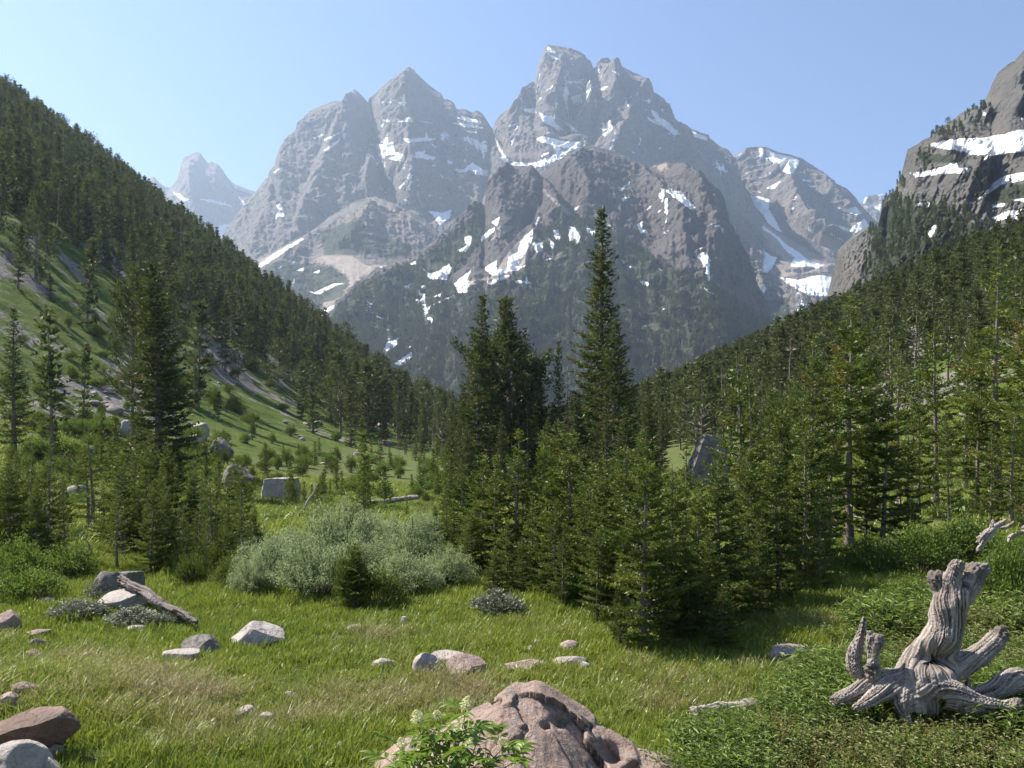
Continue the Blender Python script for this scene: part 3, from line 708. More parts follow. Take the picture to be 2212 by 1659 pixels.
def conifer(seed, H, lo, Rmax, g, kind='fir', whorl=None, per=5, gap=0.0, bare=0.0, lean=0.0, sides=6, dens=1.0, dead_low=6, rtrunk=0.016, sway=0.012, wr=(0.34, 0.52)):
    """returns (trunk mesh, crown mesh). H height, lo crown start (fraction), Rmax crown radius, g size of a needle spray"""
    rng = np.random.RandomState(seed)
    hs = np.linspace(0, H, 9)
    bend = np.stack([np.cumsum(rng.normal(0, sway * H / 3, 9)) * (hs / H) + lean * hs, np.cumsum(rng.normal(0, sway * H / 3, 9)) * (hs / H), hs], 1)
    bend[0, :2] = 0
    rad = rtrunk * H * (1 - 0.96 * (hs / H)) * (1 + 0.5 * np.exp(-hs / (0.04 * H))) + 0.004
    tb = Bag()
    base = bend.copy(); base[0, 2] = -0.06 * H
    tb.add(*tube(base, rad, sides))
    cr = Bag()
    axis = lambda h: np.array([np.interp(h, hs, bend[:, i]) for i in range(3)])
    whorl = whorl or max(0.12, g * 2.3)
    h = lo * H
    Ps, Ds, Ls, Ws, Ts = [], [], [], [], []
    while h < H * 0.985:
        t = (h - lo * H) / (H - lo * H)
        if kind == 'fir':
            rr = Rmax * (1 - t) ** 0.82 * (0.55 + 0.45 * min(1, t * 5 + 0.35)) + 0.05 * Rmax
        elif kind == 'spruce':
            rr = Rmax * min(1, (1 - t) * 1.9) ** 0.8 * (0.75 + 0.25 * math.sin(h * 1.3 + seed)) + 0.04 * Rmax
        else:
            rr = Rmax * (math.sin(min(1, 0.25 + t * 0.95) * math.pi) ** 0.6) * (0.75 + 0.35 * math.sin(h * 0.9 + seed)) + 0.12 * Rmax
        n = per if t < 0.85 else max(3, per - 1)
        ph0 = rng.rand() * 6.283
        for i in range(n):
            if rng.rand() < gap: continue
            ph = ph0 + i * 6.283 / n + rng.normal(0, 0.22)
            L = rr * (rng.uniform(0.62, 1.22) if kind != 'fir' else rng.uniform(0.45, 1.28))
            if L < g * 0.5: L = g * 0.5
            if kind == 'fir': e0, e1 = 0.10 + 0.75 * t ** 2, 0.12
            elif kind == 'spruce': e0, e1 = -0.18 + 0.95 * t ** 2, 0.22
            else: e0, e1 = 0.28 + 0.55 * t, 0.30
            e0 += rng.normal(0, 0.09)
            out = np.array([math.cos(ph), math.sin(ph), 0.0]); side = np.array([-out[1], out[0], 0.0])
            org = axis(h + rng.normal(0, 0.2 * whorl))
            ns = max(2, int(L / (g * 0.85) * dens + 0.5))
            ss = (np.linspace(0.22 if L > 4 * g else 0.05, 1.0, ns)) + rng.normal(0, 0.02, ns)
            cz = lambda s_: e0 * L * s_ + (e1 if L > 2 * g else 0.0) * L * s_ ** 2.2 - (0.14 * L * np.sin(np.pi * np.clip(s_, 0, 1)) if kind == 'spruce' else 0)
            C = org + out * (L * ss)[:, None] + np.array([0, 0, 1.0]) * cz(ss)[:, None]
            if bare > 0 and t < bare or (kind == 'pine' and L > 3 * g):
                sb = np.linspace(0, 1, 5)
                B = org + out * (L * sb)[:, None] + np.array([0, 0, 1.0]) * cz(sb)[:, None] + rng.normal(0, 0.03 * L, (5, 1)) * side
                cr.add(*tube(B, np.linspace(max(0.012, 0.03 * L), 0.004, 5), 4), mat=1)
            if bare > 0 and t < bare and rng.rand() < 0.75: continue
            if L > 3.5 * g and kind != 'pine':
                sb = np.linspace(0, 0.8, 3)
                B = org + out * (L * sb)[:, None] + np.array([0, 0, 1.0]) * cz(sb)[:, None]
                cr.add(*tube(B, np.array([0.016, 0.010, 0.003]) * L * 0.9 + 0.002, 3), mat=1)
            tint = rng.rand()
            if kind == 'pine':
                m = (ss > 0.5)
                for c, s_ in zip(C[m], ss[m]):
                    nn = int(9 * dens)
                    dv = rng.normal(size=(nn, 3)); dv[:, 2] += 0.6; dv += out * 0.7
                    dv /= np.linalg.norm(dv, axis=1)[:, None]
                    Ps.append(c + rng.normal(0, g * 0.5, (nn, 3)) + dv * 0); Ds.append(dv)
                    Ls.append(g * rng.uniform(0.8, 1.35, nn)); Ws.append(g * rng.uniform(0.28, 0.42, nn)); Ts.append(np.full(nn, tint * 0.7 + 0.3 * rng.rand()))
                continue
            for sg in (-1, 1):
                tl = np.clip(0.52 * L * (1.08 - ss), g * 0.4, 0.42 * L + g * 0.3) * rng.uniform(0.6, 1.2, ns)
                ang = rng.uniform(0.75, 1.15, ns)
                td = out[None] * np.cos(ang)[:, None] + sg * side[None] * np.sin(ang)[:, None] + np.array([0, 0, 1.0]) * rng.uniform(-0.12, 0.16, ns)[:, None]
                for c, d, l in zip(C, td, tl):
                    nn = max(1, int(l / (g * 0.42) * dens + rng.rand()))
                    u = (np.arange(nn) + rng.rand(nn)) / nn
                    Ps.append(c + d * (l * u)[:, None])
                    dv = d * 0.75 + rng.normal(0, 0.42, (nn, 3)) + np.array([0, 0, 0.30])
                    Ds.append(dv / np.linalg.norm(dv, axis=1)[:, None])
                    Ls.append(g * rng.uniform(0.6, 1.15, nn)); Ws.append(g * rng.uniform(*wr, nn)); Ts.append(np.clip(np.full(nn, tint) + rng.normal(0, 0.1, nn), 0, 0.99 if tint < 0.97 else 1.0))
            nn = max(3, int(L / (g * 0.5)))
            u = rng.rand(nn) ** 0.6
            Ps.append(org + out * (L * u)[:, None] + np.array([0, 0, 1.0]) * cz(u)[:, None])
            dv = out * 0.7 + rng.normal(0, 0.4, (nn, 3)) + np.array([0, 0, 0.45])
            Ds.append(dv / np.linalg.norm(dv, axis=1)[:, None])
            Ls.append(g * rng.uniform(0.6, 1.1, nn)); Ws.append(g * rng.uniform(*wr, nn)); Ts.append(np.full(nn, tint))
        h += whorl * rng.uniform(0.75, 1.25) * (1.0 - 0.35 * t)
    # leader
    nn = 10
    u = rng.rand(nn)
    Ps.append(np.stack([axis(H * (0.955 + 0.05 * q)) for q in u]))
    dv = rng.normal(0, 0.35, (nn, 3)) + np.array([0, 0, 1.1])
    Ds.append(dv / np.linalg.norm(dv, axis=1)[:, None]); Ls.append(np.full(nn, g * 0.9)); Ws.append(np.full(nn, g * 0.3)); Ts.append(np.full(nn, 0.6))
    P, D, L, W, T = map(np.concatenate, (Ps, Ds, Ls, Ws, Ts))
    V = spikes(P, D, L, W, rng)
    cr.add(V, np.arange(len(V)).reshape(-1, 3), 0, np.repeat(T, 3))
    # dry twigs low on the stem
    for i in range(dead_low):
        hh = rng.uniform(0.06 * H, max(0.12, lo + 0.25) * H)
        ph = rng.rand() * 6.283
        L = Rmax * rng.uniform(0.35, 0.8)
        o = axis(hh); d = np.array([math.cos(ph), math.sin(ph), 0])
        ss = np.linspace(0, 1, 4)
        B = o + d * (L * ss)[:, None] + np.array([0, 0, 1.0]) * (-0.12 * L * ss + rng.normal(0, 0.05 * L, 4) * ss)[:, None]
        cr.add(*tube(B, np.linspace(0.02, 0.006, 4) * max(L, 0.3), 3), mat=1)
    return tb, cr

PROTO = {}
def proto(name, needles, bark=None, twig=None, **kw):
    tb, cr = conifer(**kw)
    PROTO[name] = (tb.mesh(name + "_trunk", [bark or M_BARK]), cr.mesh(name + "_crown", [needles, twig or M_DEADTWIG], smooth=False), kw['H'])

# close firs (needle sprays a hand long)
NW = (0.34, 0.54)
proto('fir_near_1', M_FIR, seed=11, H=4.6, lo=0.04, Rmax=1.12, g=0.092, whorl=0.25, per=7, gap=0.08, dead_low=8, dens=1.35, wr=NW)
proto('fir_near_2', M_FIR, seed=12, H=4.2, lo=0.06, Rmax=0.92, g=0.092, whorl=0.27, per=6, gap=0.10, dead_low=12, dens=1.35, wr=NW)
proto('fir_near_3', M_FIR, seed=13, H=5.0, lo=0.09, Rmax=0.98, g=0.095, whorl=0.31, per=6, gap=0.18, dead_low=20, sway=0.02, dens=1.35, wr=NW)
proto('fir_near_4', M_FIR, seed=14, H=3.8, lo=0.03, Rmax=1.18, g=0.09, whorl=0.23, per=7, gap=0.08, dead_low=6, dens=1.35, wr=NW)
proto('fir_near_5', M_FIR, seed=15, H=3.0, lo=0.03, Rmax=0.66, g=0.085, whorl=0.23, per=6, gap=0.12, dead_low=6, dens=1.3, wr=NW)
proto('fir_near_6', M_FIR, seed=16, H=2.6, lo=0.02, Rmax=0.85, g=0.08, whorl=0.17, per=7, gap=0.06, dead_low=5, dens=1.3, wr=NW)
proto('fir_near_7', M_FIR, seed=17, H=4.8, lo=0.14, Rmax=0.80, g=0.095, whorl=0.33, per=5, gap=0.28, dead_low=26, sway=0.028, dens=1.3, wr=NW)
# open firs with the pale stem showing
proto('fir_open_1', M_FIR, seed=21, H=7.4, lo=0.10, Rmax=1.50, g=0.13, whorl=0.46, per=7, gap=0.14, dead_low=18, rtrunk=0.015, sway=0.015, dens=1.35, wr=NW)
proto('fir_open_2', M_FIR, seed=22, H=6.6, lo=0.12, Rmax=1.25, g=0.125, whorl=0.44, per=6, gap=0.18, dead_low=20, rtrunk=0.015, sway=0.02, dens=1.35, wr=NW)
proto('fir_open_3', M_FIR, seed=23, H=8.5, lo=0.20, Rmax=1.35, g=0.135, whorl=0.50, per=6, gap=0.22, dead_low=28, rtrunk=0.015, sway=0.024, dens=1.35, wr=NW)
# mid distance firs
proto('fir_mid_1', M_FIR, seed=31, H=3.2, lo=0.04, Rmax=0.65, g=0.17, whorl=0.26, per=6, dead_low=3, sides=5)
proto('fir_mid_2', M_FIR, seed=32, H=2.8, lo=0.03, Rmax=0.50, g=0.16, whorl=0.25, per=5, dead_low=2, sides=5)
proto('fir_mid_3', M_FIR, seed=33, H=3.8, lo=0.06, Rmax=0.70, g=0.18, whorl=0.28, per=6, dead_low=4, sides=5)
# grown trees
proto('spruce_tall_1', M_SPRUCE, seed=41, H=24, lo=0.07, Rmax=2.7, g=0.40, whorl=0.66, per=7, gap=0.05, dead_low=6, dens=1.15)
proto('spruce_tall_2', M_SPRUCE, seed=42, H=17, lo=0.05, Rmax=2.3, g=0.32, whorl=0.50, per=7, gap=0.05, dead_low=6, dens=1.05)
proto('fir_tall_1', M_SPRUCE, seed=43, H=13, lo=0.05, Rmax=2.7, g=0.30, whorl=0.44, per=7, gap=0.06, dead_low=6)
proto('fir_tall_2', M_SPRUCE, seed=44, H=12, lo=0.07, Rmax=1.5, g=0.28, whorl=0.46, per=6, gap=0.08, dead_low=8)
proto('pine_tall_1', M_PINE, seed=45, H=15, lo=0.12, Rmax=3.1, g=0.42, whorl=0.55, per=6, kind='pine', dead_low=8, dens=1.5, rtrunk=0.015)
proto('pine_bare', M_PINE, seed=46, H=15, lo=0.40, Rmax=2.9, g=0.36, whorl=0.55, per=6, kind='pine', bare=0.40, gap=0.05, dead_low=10, dens=1.4, rtrunk=0.014, sway=0.006)
# hillside trees
for i, (rm, H, kd, lo, gp) in enumerate([(1.7, 13, 'spruce', 0.06, 0), (1.4, 12, 'spruce', 0.12, 0.1), (2.1, 14, 'fir', 0.05, 0), (1.3, 11, 'fir', 0.08, 0.1), (2.4, 11, 'pine', 0.15, 0.1), (2.9, 10, 'pine', 0.2, 0.2), (1.5, 13, 'spruce', 0.25, 0.3)]):
    proto('hill_%d' % (i + 1), M_HILLFIR, seed=51 + i, H=H, lo=lo, Rmax=rm, g=0.62, whorl=0.95, per=6, kind=kd, dead_low=0 if gp < 0.25 else 14, sides=4, dens=1.0, gap=gp, wr=(0.42, 0.62), sway=0.02)
proto('hill_8', M_DEADTWIG, M_DEADTWIG, M_DEADTWIG, seed=59, H=11, lo=0.9, Rmax=0.5, g=0.5, whorl=2, per=3, dead_low=46, sides=4, sway=0.02)
# forest trees seen from very far
for i, (rm, H, kd) in enumerate([(1.7, 12, 'spruce'), (1.4, 12, 'fir'), (2.0, 11, 'fir'), (2.4, 9, 'pine')]):
    proto('far_%d' % (i + 1), M_PINE if kd == 'pine' else M_SPRUCE, seed=71 + i, H=H, lo=0.06, Rmax=rm, g=1.5, whorl=1.5, per=5, kind=kd, dead_low=0, sides=3, dens=0.8)

def plant_tree(name, pr, loc, height, rot, label, group=None, cat='tree', wide=1.0, tilt=0.0, trunk_mat=None, crown_name='crown'):
    tm, cm, H = PROTO[pr]
    e = bpy.data.objects.new(name, None)
    e.empty_display_size = 0.3
    COL.objects.link(e)
    s = height / H
    e.location = loc
    e.rotation_euler = (tilt * math.cos(rot * 3), tilt * math.sin(rot * 3), rot)
    e.scale = (s * wide, s * wide, s)
    tag(e, label, cat, group)
    link('trunk', tm, e)
    link(crown_name, cm, e)
    return e

def at_px(px, base, top, y=None):
    p = on_ground(px, base) if y is None else ground_at(px, y)
    h = (HY - top) / F * p[1] - p[2]
    return p, h

rng = np.random.RandomState(5)
# (column, base row, top row, distance or None, kind, wide, label)
NAMED = [
    (1292, 0, 455, 84, 'spruce_tall_1', 1.1, "tallest dark spruce, its narrow spire rising against the forested mountain"),
    (1328, 0, 688, 74, 'fir_tall_1', 1.0, "broad dark fir at the foot of the tallest spruce"),
    (1033, 0, 632, 82, 'spruce_tall_2', 0.95, "dark pointed fir beside the round-topped pine"),
    (1100, 0, 645, 88, 'pine_tall_1', 1.0, "round-topped bushy pine between two dark spires"),
    (1206, 0, 740, 86, 'fir_tall_2', 0.8, "slim fir standing between the pine and the tallest spruce"),
    (345, 0, 560, 64, 'spruce_tall_2', 1.4, "dense dark spruce behind the bare-branched pine"),
    (30, 0, 668, 74, 'fir_tall_2', 1.15, "dark fir alone on the grassy slope by the picture edge"),
    (652, 905, 785, None, 'hill_3', 0.9, "lone dark fir on the open grass of the far slope"),
    (1390, 1402, 940, None, 'fir_near_1', 1.10, "front fir with bare lower stems at the lawn edge"),
    (1600, 1260, 765, None, 'fir_open_2', 1.05, "open fir with pale stem just before the slanting boulder"),
    (1622, 1270, 778, None, 'fir_open_3', 0.8, "thin fir with a browned top beside the slanting boulder"),
    (1752, 1215, 723, None, 'fir_open_1', 0.85, "open fir one place short of the big pale-stemmed fir"),
    (1834, 1187, 642, None, 'fir_open_1', 1.25, "big layered fir with a long pale stem"),
    (1942, 0, 735, 30, 'fir_open_3', 0.9, "sparse fir with its upper stem bare and pale"),
    (2022, 0, 691, 33, 'fir_open_2', 1.05, "full fir before the dark slope forest, next to the sparse bare-stemmed fir"),
    (2157, 0, 530, 31, 'fir_open_3', 1.1, "tall fir with a long white stem near the picture edge"),
    (2225, 0, 600, 28, 'fir_open_1', 1.1, "tall fir cut by the picture edge beside the white-stemmed fir"),
    (20, 1225, 1000, None, 'fir_near_4', 1.1, "dark bushy fir at the picture edge above the leafy bushes"),
    (766, 1318, 1175, None, 'fir_near_6', 1.15, "small dark fir growing against the front of the pale willow bush"),
    (785, 0, 935, 40, 'fir_mid_1', 0.7, "slender young fir standing alone over the valley flat"),
    (1560, 1405, 1265, None, 'fir_near_6', 1.2, "low bushy fir in the shade under the front firs"),
]
for px, b, t, y, pr, w, lab in NAMED:
    p, h = at_px(px, b, t, y)
    nm = 'pine_tree' if 'pine' in pr else 'spruce_tree' if pr.startswith('spruce') or pr.startswith('hill') else 'fir_tree'
    plant_tree(nm, pr, p, h, rng.rand() * 6.28, lab, None, wide=w)
p, h = at_px(286, 0, 575, 67)
plant_tree('pine_tree', 'pine_bare', p, h, 0.4, "tall pine with long bare stem and whitened dead branches", wide=0.72)

ORD = "first second third fourth fifth sixth seventh eighth ninth tenth eleventh twelfth thirteenth fourteenth fifteenth sixteenth seventeenth eighteenth nineteenth".split()
TENS = {20: ("twentieth", "twenty"), 30: ("thirtieth", "thirty"), 40: ("fortieth", "forty"), 50: ("fiftieth", "fifty"), 60: ("sixtieth", "sixty"), 70: ("seventieth", "seventy"), 80: ("eightieth", "eighty"), 90: ("ninetieth", "ninety")}
def nth(i):
    i += 1
    if i < 20: return ORD[i - 1]
    t, u = i // 10 * 10, i % 10
    return TENS[t][0] if u == 0 else TENS[t][1] + "-" + ORD[u - 1]

def batch(rows, protos, label, group, name='fir_tree', wd=(0.85, 1.28)):
    """label may hold {n}: the tree's place counted along its group"""
    rows = sorted(rows, key=lambda q: q[0])
    for k, r in enumerate(rows):
        px, b, t = r[:3]
        y = r[3] if len(r) > 3 else None
        p, h = at_px(px, b, t, y)
        plant_tree(name, protos[rng.randint(len(protos))], p, max(h, 0.4), rng.rand() * 6.28, label.replace('{n}', nth(k)) if '{n}' in label else label, group, wide=rng.uniform(*wd), tilt=rng.normal(0, 0.025))

NEAR = ['fir_near_1', 'fir_near_2', 'fir_near_3', 'fir_near_4', 'fir_near_1']
# front clump beside the lawn
batch([(1310, 1325, 985), (1452, 1378, 1005), (1505, 1355, 1030), (1552, 1345, 995), (1618, 1310, 965), (1682, 1300, 955), (1738, 1250, 935), (1358, 1345, 967), (1290, 1345, 1100), (1480, 1300, 964), (1420, 1390, 1180), (1340, 1400, 1230), (1640, 1330, 1120), (1530, 1370, 1150), (1770, 1280, 1040), (1490, 1390, 1200)],
      NEAR, "green fir, {n} counted towards the stump in the clump beside the front fir", "firs of the clump at the lawn edge")
batch([(1173, 1255, 925), (1069, 1245, 987), (1112, 1250, 930), (1150, 1270, 1075), (1230, 1278, 938), (1270, 1300, 1000), (1000, 1190, 1005), (965, 1185, 1045), (1040, 1235, 985), (1195, 1295, 1080), (1215, 1315, 1130), (1095, 1275, 1120), (1130, 1290, 1160), (1250, 1310, 1150), (1020, 1250, 1110), (940, 1180, 1090), (1065, 1290, 1180), (1180, 1215, 970), (1245, 1200, 975), (1130, 1190, 990), (1330, 1240, 1000), (1210, 1180, 905), (1385, 1230, 923)],
      NEAR, "green fir, {n} counted from the willow bush in the thicket beyond it", "firs between the willow bush and the front clump")
batch([(1692, 1235, 839), (1726, 1225, 863), (1790, 1200, 850), (1870, 1180, 840), (1905, 1190, 830), (1985, 0, 790, 31), (2085, 0, 715, 38), (2110, 0, 790, 31), (2185, 0, 840, 27), (1960, 1180, 920), (2050, 0, 880, 28), (2140, 0, 920, 26), (2215, 0, 880, 25), (1660, 0, 830, 44), (1715, 0, 820, 48), (1885, 0, 770, 44), (2130, 0, 740, 44), (1770, 0, 920, 33)],
      ['fir_open_1', 'fir_open_2', 'fir_near_3', 'fir_near_1', 'fir_near_2'], "light green fir, {n} counted towards the picture edge in the stand beyond the stump", "firs of the stand beyond the stump", wd=(0.62, 1.05))
# thicket of young firs beyond the grey log
rows = []
for i in range(64):
    px = rng.uniform(-20, 520) if i < 50 else rng.uniform(300, 560)
    b = 1130 + 105 * rng.rand() + (px / 520) * 20
    rows.append((px, b, b - rng.uniform(120, 245) * (0.85 if px > 420 else 1)))
batch(rows, ['fir_near_2', 'fir_near_3', 'fir_near_5', 'fir_near_1', 'fir_near_7', 'fir_near_7'], "young fir, {n} counted from the picture edge in the thicket beyond the grey log", "young firs of the thicket beyond the grey log")
# saplings over the valley floor
rows = []
for i in range(80):
    px = rng.uniform(360, 980); b = 985 + 140 * rng.rand() ** 1.2
    rows.append((px, b, b - rng.uniform(0.25, 1.0) ** 1.3 * (34 + (b - 965) * 0.8)))
for i in range(25):
    px = rng.uniform(20, 380); b = rng.uniform(985, 1100)
    rows.append((px, b, b - rng.uniform(50, 120)))
for lo_, hi_, wh in ((-100, 380, "on the leafy slope above the young firs"), (380, 640, "around the block-shaped boulder"), (640, 1100, "around the pale fallen log of the valley flat")):
    batch([q for q in rows if lo_ <= q[0] < hi_], ['fir_mid_1', 'fir_mid_2', 'fir_mid_3'], "sapling fir " + wh + ", {n} from the picture edge", "saplings " + wh)
# dark firs behind the tall group
rows = [(px, 0, t, y) for px, t, y in [(1165, 800, 92), (1140, 870, 80), (1250, 850, 90), (1000, 830, 86), (975, 870, 84), (1060, 800, 90), (1130, 760, 94), (1360, 830, 88), (1400, 850, 92), (1430, 880, 95), (1270, 800, 94), (1310, 850, 70), (1240, 890, 72), (1350, 890, 68), (1085, 890, 74), (1010, 930, 66), (1180, 900, 70)]]
batch(rows, ['fir_tall_1', 'fir_tall_2', 'spruce_tall_2'], "dark fir, {n} counted towards the crag among those around the tall central trees", "firs around the tall central trees")

# dead standing snag
def snag(px, top, y, label):
    p, h = at_px(px, 0, top, y)
    r = np.random.RandomState(px)
    e = bpy.data.objects.new('dead_tree', None); COL.objects.link(e); e.location = p
    tag(e, label, 'dead tree')
    hs = np.linspace(-0.5, h, 7)
    path = np.stack([np.cumsum(r.normal(0, 0.04, 7)), np.cumsum(r.normal(0, 0.04, 7)), hs], 1)
    tb = Bag(); tb.add(*tube(path, 0.13 * (1 - 0.9 * np.linspace(0, 1, 7)), 6))
    link('trunk', tb.mesh('snag_trunk', [M_RED]), e)
    br = Bag()
    for i in range(40):
        hh = r.uniform(0.25 * h, 0.97 * h); ph = r.rand() * 6.28; L = r.uniform(0.3, 1.1) * (1.1 - hh / h)
        o = np.array([np.interp(hh, hs, path[:, 0]), np.interp(hh, hs, path[:, 1]), hh])
        ss = np.linspace(0, 1, 3)[:, None]
        br.add(*tube(o + ss * L * np.array([math.cos(ph), math.sin(ph), -0.15]), [0.025, 0.016, 0.005], 3))
    link('branch', br.mesh('snag_branch', [M_RED]), e, kind='stuff')
snag(1226, 785, 79, "thin reddish dead snag between the slim fir and the tallest spruce")

# ------------------------------------------------------------------ trees of the slopes
def inside(px, py, poly):
    return seg_sd(np.asarray(px, float), np.asarray(py, float), poly) > 0

def density_left(px, py):
    d = np.full(np.shape(px), 0.9)
    open_ = [[(60, 690), (150, 760), (290, 860), (240, 900), (120, 840), (40, 760)], [(380, 770), (560, 860), (700, 930), (820, 960), (700, 960), (520, 930), (400, 860)], [(560, 780), (640, 830), (760, 890), (640, 890)],
             [(0, 560), (60, 600), (140, 640), (60, 660), (0, 640)], [(0, 480), (100, 510), (200, 570), (140, 590), (40, 540)], [(230, 530), (300, 590), (270, 600), (220, 560)], [(390, 680), (450, 720), (430, 750), (380, 710)], [(0, 640), (60, 690), (130, 780), (0, 800)]]
    for o in open_:
        d = np.where(inside(px, py, o), 0.07, d)
    d = np.where(inside(px, py, [(-60, 500), (160, 560), (330, 650), (470, 740), (620, 850), (760, 925), (-60, 1000)]), d * 0.30, d)
    low = inside(px, py, [(-60, 700), (120, 840), (420, 900), (700, 960), (980, 940), (980, 1100), (-60, 1100)])
    return np.where(low, d * 0.12, d)

def scatter(n, xr, yr, dens, hgt, seed, clump=0.66):
    r = np.random.RandomState(seed)
    y = np.sqrt(r.uniform(yr[0] ** 2, yr[1] ** 2, n)); x = r.uniform(xr[0], xr[1], n)
    z = height(x, y)
    px, py = CX + F * x / y, HY - F * z / y
    ok = (px > -60) & (px < 2272) & (z - floor_z(y) > 2.5)
    cl = sstep(-0.22, 0.16, fbm(x / 26, y / 26, 0, 4, seed))
    k = r.rand(n) < np.where(ok, dens(px, py) * (1 - clump + clump * cl), 0)
    x, y, z = x[k], y[k], z[k]
    h = hgt(r, len(x), x, y, z)
    return np.stack([x, y, z - 0.2], 1), h

def thin_out(P, h, k=0.10):
    """drop trees that stand almost in another's trunk"""
    cell = {}
    keep = []
    for i in np.argsort(-h):
        c = (int(P[i, 0] // 4), int(P[i, 1] // 4))
        ok = True
        for dx in (-1, 0, 1):
            for dy in (-1, 0, 1):
                for j in cell.get((c[0] + dx, c[1] + dy), ()):
                    if np.hypot(*(P[i, :2] - P[j, :2])) < k * (h[i] + h[j]) * 0.5 * 2: ok = False
        if ok:
            cell.setdefault(c, []).append(i); keep.append(i)
    keep = np.array(keep)
    return P[keep], h[keep]

TREE_STUFF = []      # (points, heights, prototypes, label)
def hgt_left(r, n, x, y, z):
    hi = np.clip((z - 150) / 250, 0, 1)
    return (r.uniform(9, 19, n) * (1 - 0.3 * hi)) * np.where(r.rand(n) < 0.36, r.uniform(0.25, 0.6, n), 1)
PL, hL = scatter(30000, (-480, -8), (60, 760), density_left, hgt_left, 100)
PL, hL = thin_out(PL, hL, 0.10)
dens_right = lambda px, py: np.where(py < 560, 0.9, 0.95)
PRt, hR = scatter(16000, (26, 420), (48, 560), dens_right, lambda r, n, x, y, z: r.uniform(8, 15.5, n) * np.clip(0.4 + y / 260, 0.45, 1), 101, 0.45)
PRt, hR = thin_out(PRt, hR, 0.085)
# floor of the valley between the slopes
r_ = np.random.RandomState(102)
yF = np.sqrt(r_.uniform(150 ** 2, 470 ** 2, 900)); xF = r_.uniform(-60, 60, 900) * yF / 300
kF = (xF / yF > -0.13) & (xF / yF < 0.26)
xF, yF = xF[kF], yF[kF]
PF = np.stack([xF, yF, height(xF, yF) - 0.2], 1); hF = r_.uniform(6, 14, len(xF)) * np.where(xF / yF < -0.06, np.where(yF > 190, 1, 0.3), 1.0)
PF, hF = thin_out(PF, hF, 0.09)

def individuals(P, h, n, zones, seed, pr=(0.2, 0.16, 0.17, 0.13, 0.12, 0.07, 0.11, 0.04)):
    """the n that show largest become trees of their own; the rest is returned. zones: (upper row, lower row, words for the place)"""
    r = np.random.RandomState(seed)
    px = CX + F * P[:, 0] / P[:, 1]; py = HY - F * P[:, 2] / P[:, 1]
    size = np.where((px > -15) & (px < 2225), h / P[:, 1], 0)
    o = np.argsort(-size)
    pk = r.choice([1, 2, 3, 4, 5, 6, 7, 8], len(P), p=pr)
    sets = {}
    for i in o[:n]:
        z = [k for k, q in enumerate(zones) if q[0] <= py[i] < q[1]][0]
        kind = 'pine' if pk[i] in (5, 6) else 'dead' if pk[i] == 8 else 'spruce'
        sets.setdefault((kind, z), []).append(i)
    for (kind, z), ii in sets.items():
        where = zones[z][2]
        nm, look = {'pine': ('pine_tree', 'round-crowned pine'), 'dead': ('dead_tree', 'dead conifer'), 'spruce': ('spruce_tree', 'dark spruce')}[kind]
        ii = sorted(ii, key=lambda i: px[i] if zones[z][3] else -px[i])
        for k, i in enumerate(ii):
            lab = "%s %s, %s from the picture edge" % (look, where, nth(k)) if len(ii) > 1 else "%s %s, the only one there" % (look, where)
            plant_tree(nm, 'hill_%d' % pk[i], P[i], h[i], r.rand() * 6.28, lab, "%ss %s" % (look, where), 'tree', wide=r.uniform(0.85, 1.2), tilt=r.normal(0, 0.02))
    return P[o[n:]], h[o[n:]]

PL2, hL2 = individuals(PL, hL, 150, [(-999, 640, "high on the slope below the hazy spire", 1), (640, 790, "half way down the slope below the hazy spire", 1), (790, 3000, "low on the slope below the hazy spire", 1)], 1)
PR2, hR2 = individuals(PRt, hR, 85, [(-999, 800, "high in the forest under the snowy crag", 0), (800, 3000, "low in the forest under the snowy crag", 0)], 2)
PF2, hF2 = individuals(PF, hF, 55, [(-999, 3000, "at the far end of the valley floor", 1)], 3)

